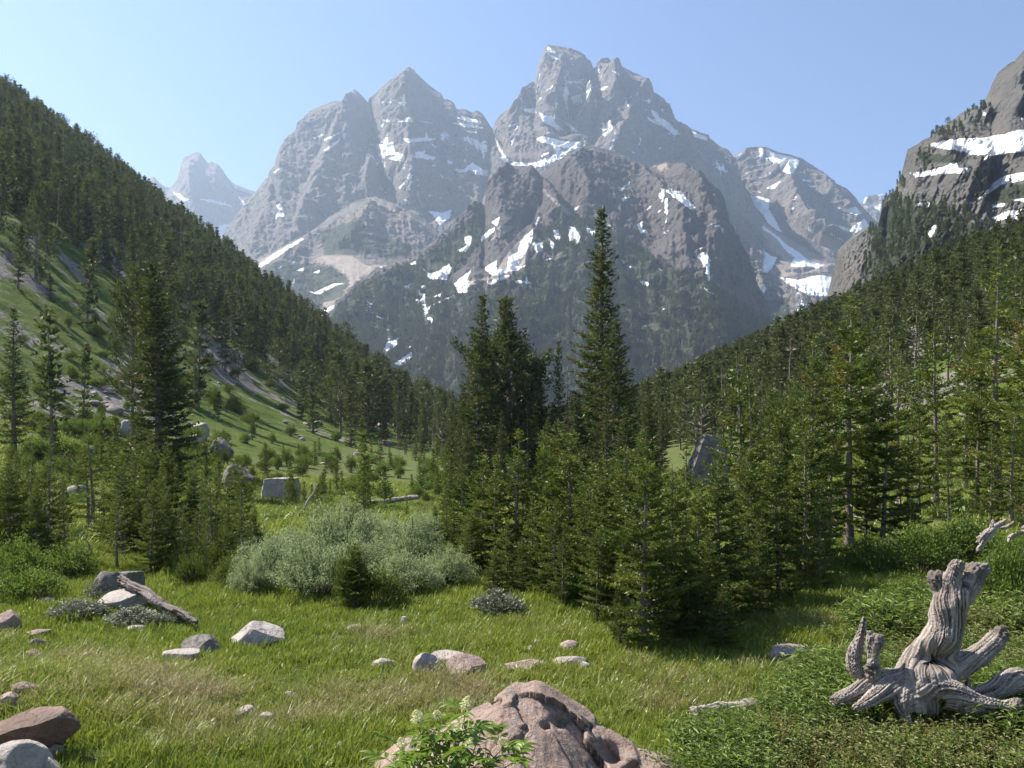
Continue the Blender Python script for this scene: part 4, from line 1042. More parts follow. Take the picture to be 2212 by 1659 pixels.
def gn_scatter(name, P, size, rotz, meshes, pick, label, cat, kind='stuff', extra=None, tilt=None, realize=False):
    """one object whose geometry nodes put a copy of a mesh on every point"""
    me = bpy.data.meshes.new(name)
    me.vertices.add(len(P)); me.vertices.foreach_set('co', np.asarray(P, np.float32).ravel())
    def at(k, v, t='FLOAT'):
        a = me.attributes.new(k, t, 'POINT')
        a.data.foreach_set('vector' if t == 'FLOAT_VECTOR' else 'value', np.asarray(v, np.int32 if t == 'INT' else np.float32).ravel())
    S = np.asarray(size, float)
    if S.ndim == 1: S = np.stack([S, S, S], 1)
    at('pscale', S, 'FLOAT_VECTOR')
    tl = np.zeros((len(P), 2)) if tilt is None else tilt
    at('prot', np.stack([tl[:, 0], tl[:, 1], rotz], 1), 'FLOAT_VECTOR')
    at('pick', pick, 'INT')
    for k, v in (extra or {}).items(): at(k, v)
    g = bpy.data.node_groups.new(name + "_nodes", 'GeometryNodeTree')
    g.interface.new_socket('Geometry', in_out='INPUT', socket_type='NodeSocketGeometry')
    g.interface.new_socket('Geometry', in_out='OUTPUT', socket_type='NodeSocketGeometry')
    gi = g.nodes.new('NodeGroupInput'); go = g.nodes.new('NodeGroupOutput')
    join = g.nodes.new('GeometryNodeJoinGeometry')
    def named(k, t):
        n = g.nodes.new('GeometryNodeInputNamedAttribute'); n.data_type = t; n.inputs['Name'].default_value = k
        return n.outputs['Attribute']
    m2p = g.nodes.new('GeometryNodeMeshToPoints'); g.links.new(gi.outputs[0], m2p.inputs[0])
    sc, ro, pk = named('pscale', 'FLOAT_VECTOR'), named('prot', 'FLOAT_VECTOR'), named('pick', 'INT')
    e2r = g.nodes.new('FunctionNodeEulerToRotation'); g.links.new(ro, e2r.inputs[0])
    for i, m in enumerate(meshes):
        src = bpy.data.objects.new(name + "_source", m)
        oi = g.nodes.new('GeometryNodeObjectInfo'); oi.inputs['Object'].default_value = src; oi.inputs['As Instance'].default_value = True
        eq = g.nodes.new('FunctionNodeCompare'); eq.data_type = 'INT'; eq.operation = 'EQUAL'
        a, b = [s_ for s_ in eq.inputs if s_.type == 'INT'][:2]
        g.links.new(pk, a); b.default_value = i
        io = g.nodes.new('GeometryNodeInstanceOnPoints')
        g.links.new(m2p.outputs[0], io.inputs['Points']); g.links.new(eq.outputs[0], io.inputs['Selection'])
        g.links.new(oi.outputs['Geometry'], io.inputs['Instance']); g.links.new(e2r.outputs[0], io.inputs['Rotation']); g.links.new(sc, io.inputs['Scale'])
        g.links.new(io.outputs[0], join.inputs[0])
    g.links.new(join.outputs[0], go.inputs[0])
    o = link(name, me, label=label, cat=cat, kind=kind)
    md = o.modifiers.new('scatter', 'NODES'); md.node_group = g
    return o

def joined(pr):
    """trunk and crown of a prototype as one mesh for far forests"""
    tm, cm, H = PROTO[pr]
    b = bmesh.new(); b.from_mesh(tm)
    nt = len(b.faces)
    b.from_mesh(cm)
    b.faces.ensure_lookup_table()
    me = bpy.data.meshes.new(pr + "_whole"); b.to_mesh(me); b.free()
    mi = np.zeros(len(me.polygons), np.int32); me.polygons.foreach_get('material_index', mi)
    mi[:nt] = 2
    me.polygons.foreach_set('material_index', mi)
    for m in list(cm.materials) + [tm.materials[0]]: me.materials.append(m)
    return me, H

def forest(name, P, h, prs, label, seed, probs=None):
    r = np.random.RandomState(seed)
    ms = [joined(p) for p in prs]
    pick = r.choice(len(ms), len(P), p=probs)
    s = h / np.array([m[1] for m in ms])[pick]
    w = s * r.uniform(0.85, 1.2, len(P))
    gn_scatter(name, P, np.stack([w, w, s], 1), r.rand(len(P)) * 6.28, [m[0] for m in ms], pick, label, 'forest', tilt=r.normal(0, 0.02, (len(P), 2)))

HILL = ['hill_%d' % i for i in range(1, 9)]
forest('forest', PL2, hL2, HILL, "dark conifers covering the steep slope under the hazy spire", 11, [0.19, 0.15, 0.16, 0.13, 0.14, 0.09, 0.10, 0.04])
forest('forest', PR2, hR2, HILL, "dense dark conifers of the slope under the snowy crag", 12, [0.30, 0.24, 0.15, 0.15, 0.03, 0.01, 0.10, 0.02])
forest('forest', PF2, hF2, HILL, "conifers closing the far valley floor", 13)

def on_layer(L, n, poly, seed, snow_max=-2.0, thin=None):
    """random points on a mountain face, inside an area of the survey grid"""
    P, px, py, sn, scr, cols = L
    r = np.random.RandomState(seed)
    w = inside(px, py, poly) if not isinstance(poly[0][0], (tuple, list)) else np.any([inside(px, py, q) for q in poly], 0)
    w &= (sn < snow_max) & (scr < -3)
    ii = np.argwhere(w)
    if thin is not None:
        q = fbm(px / thin, py / thin, 0, 4, seed)
        ii = ii[q[w] > -0.12]
    ii = ii[r.randint(len(ii), size=n)]
    i = np.clip(ii[:, 0] + 0, 0, P.shape[0] - 2); j = np.clip(ii[:, 1], 0, P.shape[1] - 2)
    u, v = r.rand(n)[:, None], r.rand(n)[:, None]
    return P[i, j] * (1 - u) * (1 - v) + P[i + 1, j] * u * (1 - v) + P[i, j + 1] * (1 - u) * v + P[i + 1, j + 1] * u * v

FAR = ['far_1', 'far_2', 'far_3', 'far_4']
Pe = on_layer(E_P, 9500, [E_VEG[0]], 21, thin=28)
Pe2 = on_layer(E_P, 5200, [[(690, 720), (800, 640), (1000, 660), (1300, 600), (1500, 640), (1660, 700), (1700, 900), (690, 900)]], 22)
Pe3 = on_layer(E_P, 700, [E_VEG[1]], 23, thin=14)
PE = np.concatenate([Pe, Pe2, Pe3])
r_ = np.random.RandomState(24)
forest('forest', PE - np.array([0, 0, 0.4]), r_.uniform(7, 15, len(PE)), FAR, "far conifer forest over the lower flanks of the dark middle mountain", 14, [0.35, 0.3, 0.2, 0.15])
Pk = on_layer(K_P, 620, [[(1890, 440), (1950, 430), (2060, 440), (2140, 500), (2240, 500), (2240, 640), (1880, 660), (1860, 580)], [(1960, 350), (2240, 390), (2240, 430), (2000, 380)]], 25, thin=16)
Pk2 = on_layer(K_P, 150, [[(1960, 325), (2060, 330), (2080, 350), (1990, 352)], [(1900, 360), (1960, 360), (1950, 460), (1890, 500)], [(2040, 250), (2140, 225), (2140, 300), (2000, 310)]], 26)
PK = np.concatenate([Pk, Pk2])
forest('forest', PK - np.array([0, 0, 0.3]), r_.uniform(3.5, 9, len(PK)), FAR, "small conifers clinging to the ledges of the snowy crag", 15, [0.4, 0.3, 0.2, 0.1])
Pd = on_layer(D_P, 420, [[(1480, 610), (1560, 605), (1700, 630), (1760, 640), (1720, 720), (1480, 720)]], 27, thin=20)
forest('forest', Pd, r_.uniform(6, 13, len(Pd)), FAR, "sparse far conifers below the snowy basin", 16, [0.4, 0.3, 0.2, 0.1])
Pf = on_layer(F_P, 1500, [[(520, 620), (640, 560), (720, 640), (760, 640), (690, 720), (520, 720)]], 28, thin=18)
forest('forest', Pf, r_.uniform(5, 11, len(Pf)), FAR, "hazy conifers on the lower ridge below the western massif", 17, [0.35, 0.25, 0.2, 0.2])
print("hill trees", len(PL), len(PRt), len(PF))
# ================================================================== ROCKS
def rock_material(name, a, b, c, lichen=0.25, scale=1.0, bump_d=0.055):
    s = NT(name)
    oi = s.n('ShaderNodeObjectInfo')
    tc = s.n('ShaderNodeTexCoord')
    va = s.n('ShaderNodeVectorMath', operation='ADD')
    s.t.links.new(tc.outputs['Object'], va.inputs[0])
    cx = s.n('ShaderNodeCombineXYZ'); s.put(cx.inputs[0], s.math('MULTIPLY', oi.outputs['Random'], 57.0)); s.t.links.new(cx.outputs[0], va.inputs[1])
    p = va.outputs[0]
    n1 = s.noise(1.6 * scale, 5, 0.6, p, 0.4); n2 = s.noise(7 * scale, 6, 0.68, p, 0.3); n3 = s.noise(40 * scale, 4, 0.7, p)
    col = s.mix(s.remap(n1, 0.38, 0.62), a, b)
    col = s.mix(s.remap(n2, 0.48, 0.66, 0, 0.8), col, c)
    col = s.mix(s.remap(n3, 0.52, 0.7, 0, 0.5), col, tuple(x * 0.45 for x in a))
    col = s.mix(s.math('MULTIPLY', s.remap(n3, 0.3, 0.42, 1, 0), 0.3), col, tuple(min(1, x * 1.5) for x in b))
    li = s.noise(4.5 * scale, 4, 0.75, p, 0.8)
    col = s.mix(s.remap(li, 0.60, 0.66, 0, lichen), col, (0.07, 0.068, 0.06))
    col = s.mix(s.math('MULTIPLY', oi.outputs['Random'], 0.25), col, (0.24, 0.225, 0.21))
    cr = s.n('ShaderNodeTexVoronoi', feature='DISTANCE_TO_EDGE'); cr.inputs['Scale'].default_value = 2.1 * scale
    wv = s.n('ShaderNodeVectorMath', operation='ADD'); s.put(wv.inputs[0], p); s.put(wv.inputs[1], s.noise(2.5 * scale, 4, 0.6, p, color=True))
    s.t.links.new(wv.outputs[0], cr.inputs['Vector'])
    crack = s.remap(cr.outputs['Distance'], 0.0, 0.03, 0, 1)
    h = s.math('ADD', s.math('MULTIPLY', n2, 1.2), s.math('ADD', s.math('MULTIPLY', n3, 0.25), s.math('MULTIPLY', crack, 0.22)))
    return s.done(s.principled(col, 0.88, s.bump(h, 0.9, bump_d), 0.2))

M_PINK = rock_material("pink_granite", (0.30, 0.215, 0.185), (0.42, 0.315, 0.275), (0.25, 0.205, 0.19), 0.55)
M_PALE = rock_material("pale_granite", (0.40, 0.35, 0.32), (0.55, 0.485, 0.44), (0.33, 0.29, 0.265), 0.5)
M_BIG = rock_material("pitted_pink_granite", (0.31, 0.205, 0.16), (0.46, 0.325, 0.26), (0.24, 0.21, 0.195), 0.6, 1.2, 0.06)
M_REDROCK = rock_material("rust_stained_granite", (0.11, 0.065, 0.05), (0.27, 0.175, 0.135), (0.16, 0.13, 0.115), 0.5)
M_DARKROCK = rock_material("lichen_dark_granite", (0.13, 0.12, 0.11), (0.26, 0.235, 0.21), (0.11, 0.10, 0.09), 0.8)

_ICO = {}
def ico(sub):
    if sub not in _ICO:
        b = bmesh.new(); bmesh.ops.create_icosphere(b, subdivisions=sub, radius=1)
        V = np.array([v.co[:] for v in b.verts]); Fc = np.array([[v.index for v in f.verts] for f in b.faces])
        b.free(); _ICO[sub] = (V, Fc)
    return _ICO[sub]

def rock_mesh(seed, mat, sub=4, facets=9, rough=0.10, planes=(), flat=0.0, dims=(1, 1, 1), cut=(0.55, 0.86)):
    """a boulder of unit half-size: a ball cut by random planes, then weathered"""
    V, Fc = ico(sub)
    r = np.random.RandomState(seed)
    P = V * (1 + 0.22 * fbm(V[:, 0] * 0.9, V[:, 1] * 0.9, V[:, 2] * 0.9, 3, seed)[:, None])
    pl = [(r.normal(size=3), r.uniform(*cut)) for _ in range(facets)] + [(np.array(n, float), d) for n, d in planes]
    for n, d in pl:
        n = n / np.linalg.norm(n)
        ex = P @ n - d
        P = P - np.where(ex > 0, ex * 0.94, 0)[:, None] * n
    N = P / (np.linalg.norm(P, axis=1)[:, None] + 1e-9)
    q = P * np.array(dims)
    P = P + N * (rough * fbm(q[:, 0] * 2.2, q[:, 1] * 2.2, q[:, 2] * 2.2, 6, seed + 3, 0.55) - rough * 0.55 * np.clip(fbm(q[:, 0] * 3, q[:, 1] * 3, q[:, 2] * 3, 4, seed + 8, ridged=True) - 0.35, 0, 1))[:, None]
    P = P / (np.abs(P).max(0) + 1e-9) * np.array(dims)
    return new_mesh("boulder", P, [Fc], [mat], smooth=True)

FOOT = []      # (x, y, rx, ry) ground covered by stones and wood
def boulder(x0, x1, top, base, mat, label, seed, group=None, sub=4, y=None, depth=0.8, name='boulder', cat='boulder', sink=0.25, facets=10, rough=0.15, planes=(), tilt=(0, 0), rot=None, cut=(0.55, 0.86)):
    """a stone that spans the survey-grid columns x0..x1 and rows top..base"""
    p = on_ground(0.5 * (x0 + x1), base) if y is None else ground_at(0.5 * (x0 + x1), y)
    k = p[1] / F
    w = (x1 - x0) * k; h = (HY - top) * k - p[2]
    h = max(h, 0.06)
    sx, sy, sz = w / 2, w / 2 * depth, h * (1 + sink) / 2
    me = rock_mesh(seed, mat, sub, facets, rough, planes, dims=(sx, sy, sz), cut=cut)
    o = link(name, me, loc=(p[0], p[1] + sy * 0.6, p[2] + h - sz), label=label, cat=cat, group=group)
    o.rotation_euler = (tilt[0], tilt[1], rot or 0)
    FOOT.append((p[0], p[1] + sy * 0.6, sx * 0.92, sy * 0.92))
    return o

B = boulder
# stones of the lawn
B(479, 612, 1337, 1402, M_PALE, "wedge-shaped pale boulder standing alone in the lawn below the grey log", 3, planes=[((-0.75, -0.3, 0.55), 0.42), ((0.55, -0.15, 0.8), 0.36), ((0.3, -0.8, 0.3), 0.5)], facets=5, sub=5, depth=0.7)
B(384, 479, 1378, 1415, M_DARKROCK, "angular stone with a dark split end beside the wedge-shaped boulder", 4, planes=[((0.7, -0.5, 0.2), 0.5)], facets=7, sub=5)
B(344, 428, 1402, 1434, M_PALE, "low pale slab just below the stone with the dark split end", 5, planes=[((0, 0, 1), 0.4)], facets=6)
B(384, 408, 1442, 1453, M_PALE, "small white stone in the grass below the low pale slab", 6, sub=3)
B(196, 316, 1268, 1322, M_PALE, "flat white boulder lying among low shrubs against the grey log", 7, planes=[((-0.25, -0.25, 1), 0.35), ((0.8, -0.4, 0.1), 0.55)], facets=5, sub=5, depth=0.9)
B(196, 304, 1230, 1300, M_DARKROCK, "dark pitted boulder at the upper end of the grey log", 8, planes=[((0, 0.1, 1), 0.55)], facets=8, rough=0.22, sub=5)
B(-14, 40, 1320, 1366, M_PINK, "tan rounded boulder cut by the picture edge below the flat white boulder", 9, sub=4)
B(70, 120, 1293, 1309, M_PALE, "low tan stone among the shrubs short of the flat white boulder", 10, sub=3)
B(48, 103, 1362, 1380, M_PINK, "flat pinkish stone by the picture edge, topmost of three", 11, sub=4)
B(61, 101, 1379, 1402, M_PINK, "rounded pinkish stone by the picture edge, middle of three", 12, sub=4)
B(55, 92, 1404, 1428, M_PINK, "half buried pinkish stone by the picture edge, lowest of three", 13, sub=4)
B(270, 314, 1353, 1369, M_PALE, "small rounded stone under the leafy foot of the grey log", 14, sub=3)
B(606, 646, 1495, 1513, M_PALE, "small pale stone in the dry grass above the pair of split stones", 15, sub=3)
B(499, 553, 1527, 1555, M_PALE, "long pale stone of a pair in dry grass, the one farther from the pink rock", 16, sub=4, planes=[((-0.5, -0.2, 0.8), 0.4)])
B(556, 598, 1540, 1566, M_PALE, "short split stone of a pair in dry grass, the one closer to the pink rock", 17, sub=4)
B(797, 858, 1421, 1444, M_PALE, "grey rounded stone short of the cluster of three white boulders", 18, sub=4)
B(888, 948, 1413, 1462, M_PALE, "round-topped boulder with shaded front in the cluster of three", 19, sub=5, facets=7, planes=[((0.3, -0.85, 0.1), 0.55)])
B(925, 1010, 1403, 1440, M_PALE, "flat white slab at the back of the cluster of three", 20, sub=4, facets=5, planes=[((-0.1, -0.1, 1), 0.4), ((0.9, 0, 0.1), 0.7)])
B(960, 1054, 1415, 1460, M_PINK, "tawny sloping boulder of the cluster of three, nearest the long low rock", 21, sub=5, facets=6, planes=[((0.45, -0.2, 0.85), 0.45), ((-0.5, -0.6, 0.5), 0.55)])
B(1076, 1180, 1426, 1452, M_PINK, "long low pinkish rock between the cluster of three and the front firs", 22, sub=4, depth=0.5)
B(1192, 1275, 1421, 1442, M_PALE, "long low whitish rock ending at the front firs", 23, sub=4, depth=0.5)
B(1248, 1284, 1431, 1449, M_PALE, "small white stone tucked under the low boughs of the front firs", 24, sub=3)
B(746, 785, 1351, 1364, M_PALE, "flat pale stone lying alone below the pale willow bush", 25, sub=3)
B(862, 882, 1332, 1350, M_PALE, "small upright pale stone in the lawn below the dark small fir", 26, sub=3)
B(878, 894, 1300, 1312, M_PALE, "tiny pale stone close to the pale willow bush", 27, sub=3)
B(1205, 1253, 1386, 1408, M_PINK, "pinkish broken stone near the front fir stems", 28, sub=3)
B(1145, 1172, 1381, 1393, M_PALE, "flat tan stone in the lawn short of the front firs", 29, sub=3)
B(1138, 1155, 1395, 1408, M_PALE, "tiny tan stone under the flat tan stone", 30, sub=3)
B(1081, 1101, 1371, 1384, M_DARKROCK, "small grey stone in mid lawn above the long low pinkish rock", 31, sub=3)
B(852, 865, 1377, 1388, M_PALE, "tiny grey stone beside a leafy herb in the lawn", 32, sub=3)
B(1660, 1756, 1393, 1440, M_PINK, "pale pinkish boulder between the shaded firs and the stump", 33, sub=5, facets=7, planes=[((-0.2, -0.1, 1), 0.5)])
B(15, 74, 1477, 1502, M_PINK, "low pale stone at the picture edge above the rust-red ledge", 34, sub=4)
B(-20, 33, 1500, 1532, M_PINK, "pale rounded stone cut by the picture edge above the rust-red ledge", 35, sub=4)
B(-75, 146, 1540, 1648, M_REDROCK, "big rust-red ledge with an undercut dark front at the picture edge", 36, sub=6, facets=5, rough=0.12, depth=0.55, planes=[((-0.35, -0.2, 0.9), 0.40), ((0.75, -0.65, -0.35), 0.45), ((0.15, -0.9, -0.45), 0.42)])
B(-50, 96, 1612, 1700, M_PALE, "smooth rounded grey boulder in the corner under the rust-red ledge", 37, sub=5, facets=3, rough=0.06)
B(86, 137, 1615, 1646, M_PINK, "small brownish stone between the rust-red ledge and the grass", 38, sub=4)
B(80, 130, 1640, 1690, M_PALE, "pale stone at the lower picture edge next to the smooth grey boulder", 39, sub=4)
# valley boulders
B(556, 642, 1018, 1094, M_PALE, "big block-shaped boulder with flat top on the valley flat", 41, sub=5, facets=2, rough=0.07, depth=0.9, planes=[((0, 0, 1), 0.62), ((0.05, -1, 0.05), 0.6), ((1, -0.1, 0.05), 0.68), ((-1, -0.2, 0.1), 0.72)], y=66)
B(470, 545, 998, 1056, M_DARKROCK, "dark sloping boulder beside the block-shaped boulder", 42, sub=5, facets=6, y=74)
B(846, 882, 892, 926, M_PINK, "triangular boulder on the far meadow in front of dark spruces", 43, sub=4, facets=4, planes=[((0.8, -0.3, 0.45), 0.4), ((-0.6, -0.3, 0.7), 0.4)])
B(1484, 1584, 928, 1030, M_DARKROCK, "tall slanting boulder with lichen edge behind the open firs", 44, sub=5, facets=3, rough=0.06, planes=[((-0.8, -0.1, 0.55), 0.66), ((0.1, -0.95, 0.25), 0.6), ((0.1, 0, 1), 0.8)], y=70, depth=0.8)
B(1086, 1150, 992, 1030, M_DARKROCK, "dark shaded boulder under the round-topped pine", 45, sub=4, y=80, facets=12)
B(394, 447, 912, 945, M_PALE, "pale boulder at the top of the small rock pile behind the dense spruce", 46, sub=4)
B(396, 442, 938, 976, M_PALE, "pale boulder low in the small rock pile behind the dense spruce", 47, sub=4)
B(448, 506, 944, 992, M_DARKROCK, "dark pyramid boulder beside the small rock pile", 48, sub=4, facets=5)
B(248, 284, 905, 944, M_PALE, "pale boulder at the foot of the bare-branched pine", 49, sub=4)
B(170, 212, 962, 1000, M_DARKROCK, "grey boulder half hidden by the leafy green slope", 50, sub=4)
B(132, 190, 1048, 1072, M_PALE, "low white stone among the young firs under the leafy slope", 51, sub=3)
B(2060, 2090, 622, 652, M_PALE, "pale boulder showing through the slope forest under the crag", 52, sub=3)
B(1988, 2004, 708, 752, M_PALE, "narrow pale rock standing in the slope forest", 53, sub=3)
stone_meshes = [rock_mesh(60 + i, (M_PALE, M_PINK, M_DARKROCK)[i % 3], 3, 8, 0.12, dims=(1, 0.85, 0.6)) for i in range(6)]
def stones(n, box, size, seed, label, group, ratio=0.5, poly=None):
    r = np.random.RandomState(seed); spots = []
    while len(spots) < n:
        px, py = r.uniform(box[0], box[1]), r.uniform(box[2], box[3])
        if poly is not None and not inside(px, py, poly): continue
        spots.append((px, py))
    spots = [q for q in sorted(spots) if on_ground(*q)[1] < 420]
    for k, (px, py) in enumerate(spots):
        p = on_ground(px, py)
        w = r.uniform(*size) * p[1] / F / 2 * (1.0 if r.rand() < 0.7 else 1.6)
        o = link('stone', stone_meshes[r.randint(6)], loc=(p[0], p[1], p[2] + 0.12 * w), label="%s, %s from the picture edge" % (label, nth(k)), cat='stone', group=group)
        o.scale = (w, w, w * r.uniform(0.6, 1.1)); o.rotation_euler = (0, 0, r.rand() * 6.28)
stones(34, (600, 780, 810, 910), (5, 13), 1, "pale stone of the scree strip on the grassy slope", "stones of the scree strip on the far slope", poly=[(650, 800), (700, 830), (770, 890), (740, 905), (660, 860), (610, 815)])
stones(44, (40, 620, 640, 900), (4, 13), 6, "small rock among brush on the steep slope", "rocks of the steep slope")
stones(22, (180, 290, 840, 940), (9, 26), 2, "stone of the small scree by the bare-branched pine", "stones of the scree by the bare-branched pine")
stones(26, (520, 980, 890, 1010), (6, 22), 3, "stone strewn over the distant valley flat", "stones strewn over the valley flat")
stones(30, (640, 1270, 1310, 1480), (5, 13), 4, "little pale stone half lost in lawn grass", "little stones in the lawn grass")
stones(14, (0, 330, 1340, 1600), (6, 16), 5, "little stone in the grass by the rust-red ledge", "little stones around the rust-red ledge")

# ---- the big pink rock close to the viewer
def big_rock():
    nx, ny = 300, 190
    y0 = 8.9
    xs = np.linspace(790, 1500, nx)
    prof = np.interp(xs, [790, 812, 850, 905, 960, 985, 1010, 1040, 1075, 1110, 1140, 1152, 1168, 1195, 1225, 1262, 1285, 1320, 1345, 1368, 1378, 1420, 1450, 1480, 1500],
                     [1690, 1644, 1612, 1578, 1556, 1546, 1530, 1519, 1506, 1497, 1494, 1491, 1494, 1508, 1528, 1556, 1572, 1590, 1600, 1612, 1624, 1630, 1644, 1670, 1700])
    zr = (HY - prof) / F * y0
    x = (xs - CX) / F * y0
    v = np.linspace(-1, 1, ny)[:, None]              # -1 back, 0 ridge, 1 front
    ridge_y = y0 + 0.12 * np.sin(x * 3) 
    yy = np.where(v < 0, ridge_y - v * 0.75, ridge_y - v * 2.3)
    drop = np.where(v < 0, 1.15 * np.abs(v) ** 1.6, 1.12 * np.abs(v) ** 1.12)
    zz = zr - drop * (0.45 + 0.55 * np.clip((zr + 3.6) / 1.0, 0, 1))
    X = x + 0 * v
    # facets and hollows
    n1 = fbm(X * 1.4, yy * 1.4, zz * 1.4, 5, 61)
    rr_ = np.random.RandomState(68)
    def blocks(n, off, tilt, sx, sy, wob):
        """broken faces: every block has its own height and tilt, with a step where two meet"""
        S = np.stack([rr_.uniform(-1.6, 1.9, n), rr_.uniform(6.4, 9.7, n)], 1)
        qx = X + wob * fbm(X * 3, yy * 3, 0, 4, 69); qy = yy + wob * fbm(X * 3, yy * 3, 5, 4, 70)
        d = np.stack([((qx - a) * sx) ** 2 + ((qy - b) * sy) ** 2 for a, b in S])
        o = np.argsort(d, axis=0)[:2]
        dd = np.take_along_axis(d, o, 0)
        k = o[0]
        h = rr_.uniform(-off, off, n)[k] + rr_.uniform(-tilt, tilt, n)[k] * (X - S[k, 0]) + rr_.uniform(-tilt, tilt, n)[k] * (yy - S[k, 1])
        crack = np.exp(-((np.sqrt(dd[1]) - np.sqrt(dd[0])) / 0.022) ** 2)
        return h - 0.02 * crack
    D = 0.06 * n1 + blocks(10, 0.055, 0.22, 1.0, 0.6, 0.3) + blocks(38, 0.016, 0.13, 1.2, 0.8, 0.16) + 0.012 * fbm(X * 9, yy * 9, zz * 9, 4, 66, 0.6, ridged=True)
    for (hx, hy, rr, dp) in [(1212, 1552, 0.07, 0.16), (1122, 1620, 0.07, 0.16), (1178, 1566, 0.04, 0.10), (1330, 1622, 0.12, 0.22), (1365, 1664, 0.07, 0.2)]:
        cx_, cz_ = (hx - CX) / F * 8.5, (HY - hy) / F * 8.5
        pxx, pyy = CX + F * X / yy, HY - F * zz / yy
        d = np.hypot((pxx - hx) / F * 8.5, (pyy - hy) / F * 8.5 * 1.3)
        D = D - dp * np.exp(-(d / rr) ** 2.4) * (v > 0)
    D = D * np.minimum(1, np.abs(v) * 5 + 0.12)
    Z = zz + 0.75 * D
    Y = yy - np.where(v > 0, 0.8, -0.5) * D
    V = np.stack([X, Y, Z], -1)
    V[0, :, 2] = -4.1; V[-1, :, 2] = -4.1
    V[:, 0, 2] = np.minimum(V[:, 0, 2], -4.1); V[:, -1, 2] = np.minimum(V[:, -1, 2], -4.1)
    ctr = np.array([0.1, y0, -3.4])
    me = new_mesh("boulder", V.reshape(-1, 3) - ctr, [grid_faces(ny, nx)], [M_BIG])
    link('boulder', me, loc=ctr, label="big pink granite rock with pits and cracks behind the flowering elder", cat='boulder')
    FOOT.append((0.12, y0 - 0.9, 1.62, 1.75))
big_rock()

# ================================================================== DEAD WOOD
def wood_material(name, k=1.0):
    s = NT(name)
    gr, bk = s.attr('grain'), s.attr('burl')
    p = s.coord()
    n = s.noise(6.0, 5, 0.65, p); f = s.noise(60, 4, 0.7, p)
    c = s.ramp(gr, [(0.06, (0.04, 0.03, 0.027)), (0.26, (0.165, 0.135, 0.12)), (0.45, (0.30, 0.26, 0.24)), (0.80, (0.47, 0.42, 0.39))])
    c = s.mix(s.remap(n, 0.45, 0.7, 0, 0.5), c, (0.24, 0.19, 0.165))
    c = s.mix(s.remap(bk, 0.3, 0.8), c, s.mix(f, (0.07, 0.06, 0.055), (0.26, 0.225, 0.205)))
    c = s.mix(1.0, c, (k, k * 0.97, k * 0.93), 'MULTIPLY')
    h = s.math('ADD', s.math('MULTIPLY', gr, 1.0), s.math('MULTIPLY', f, 0.15))
    return s.done(s.principled(c, 0.85, s.bump(h, 0.8, 0.02), 0.2))
M_WOOD = wood_material('weathered_wood', 0.82); M_WOOD_DARK = wood_material('dark_weathered_wood', 0.5)

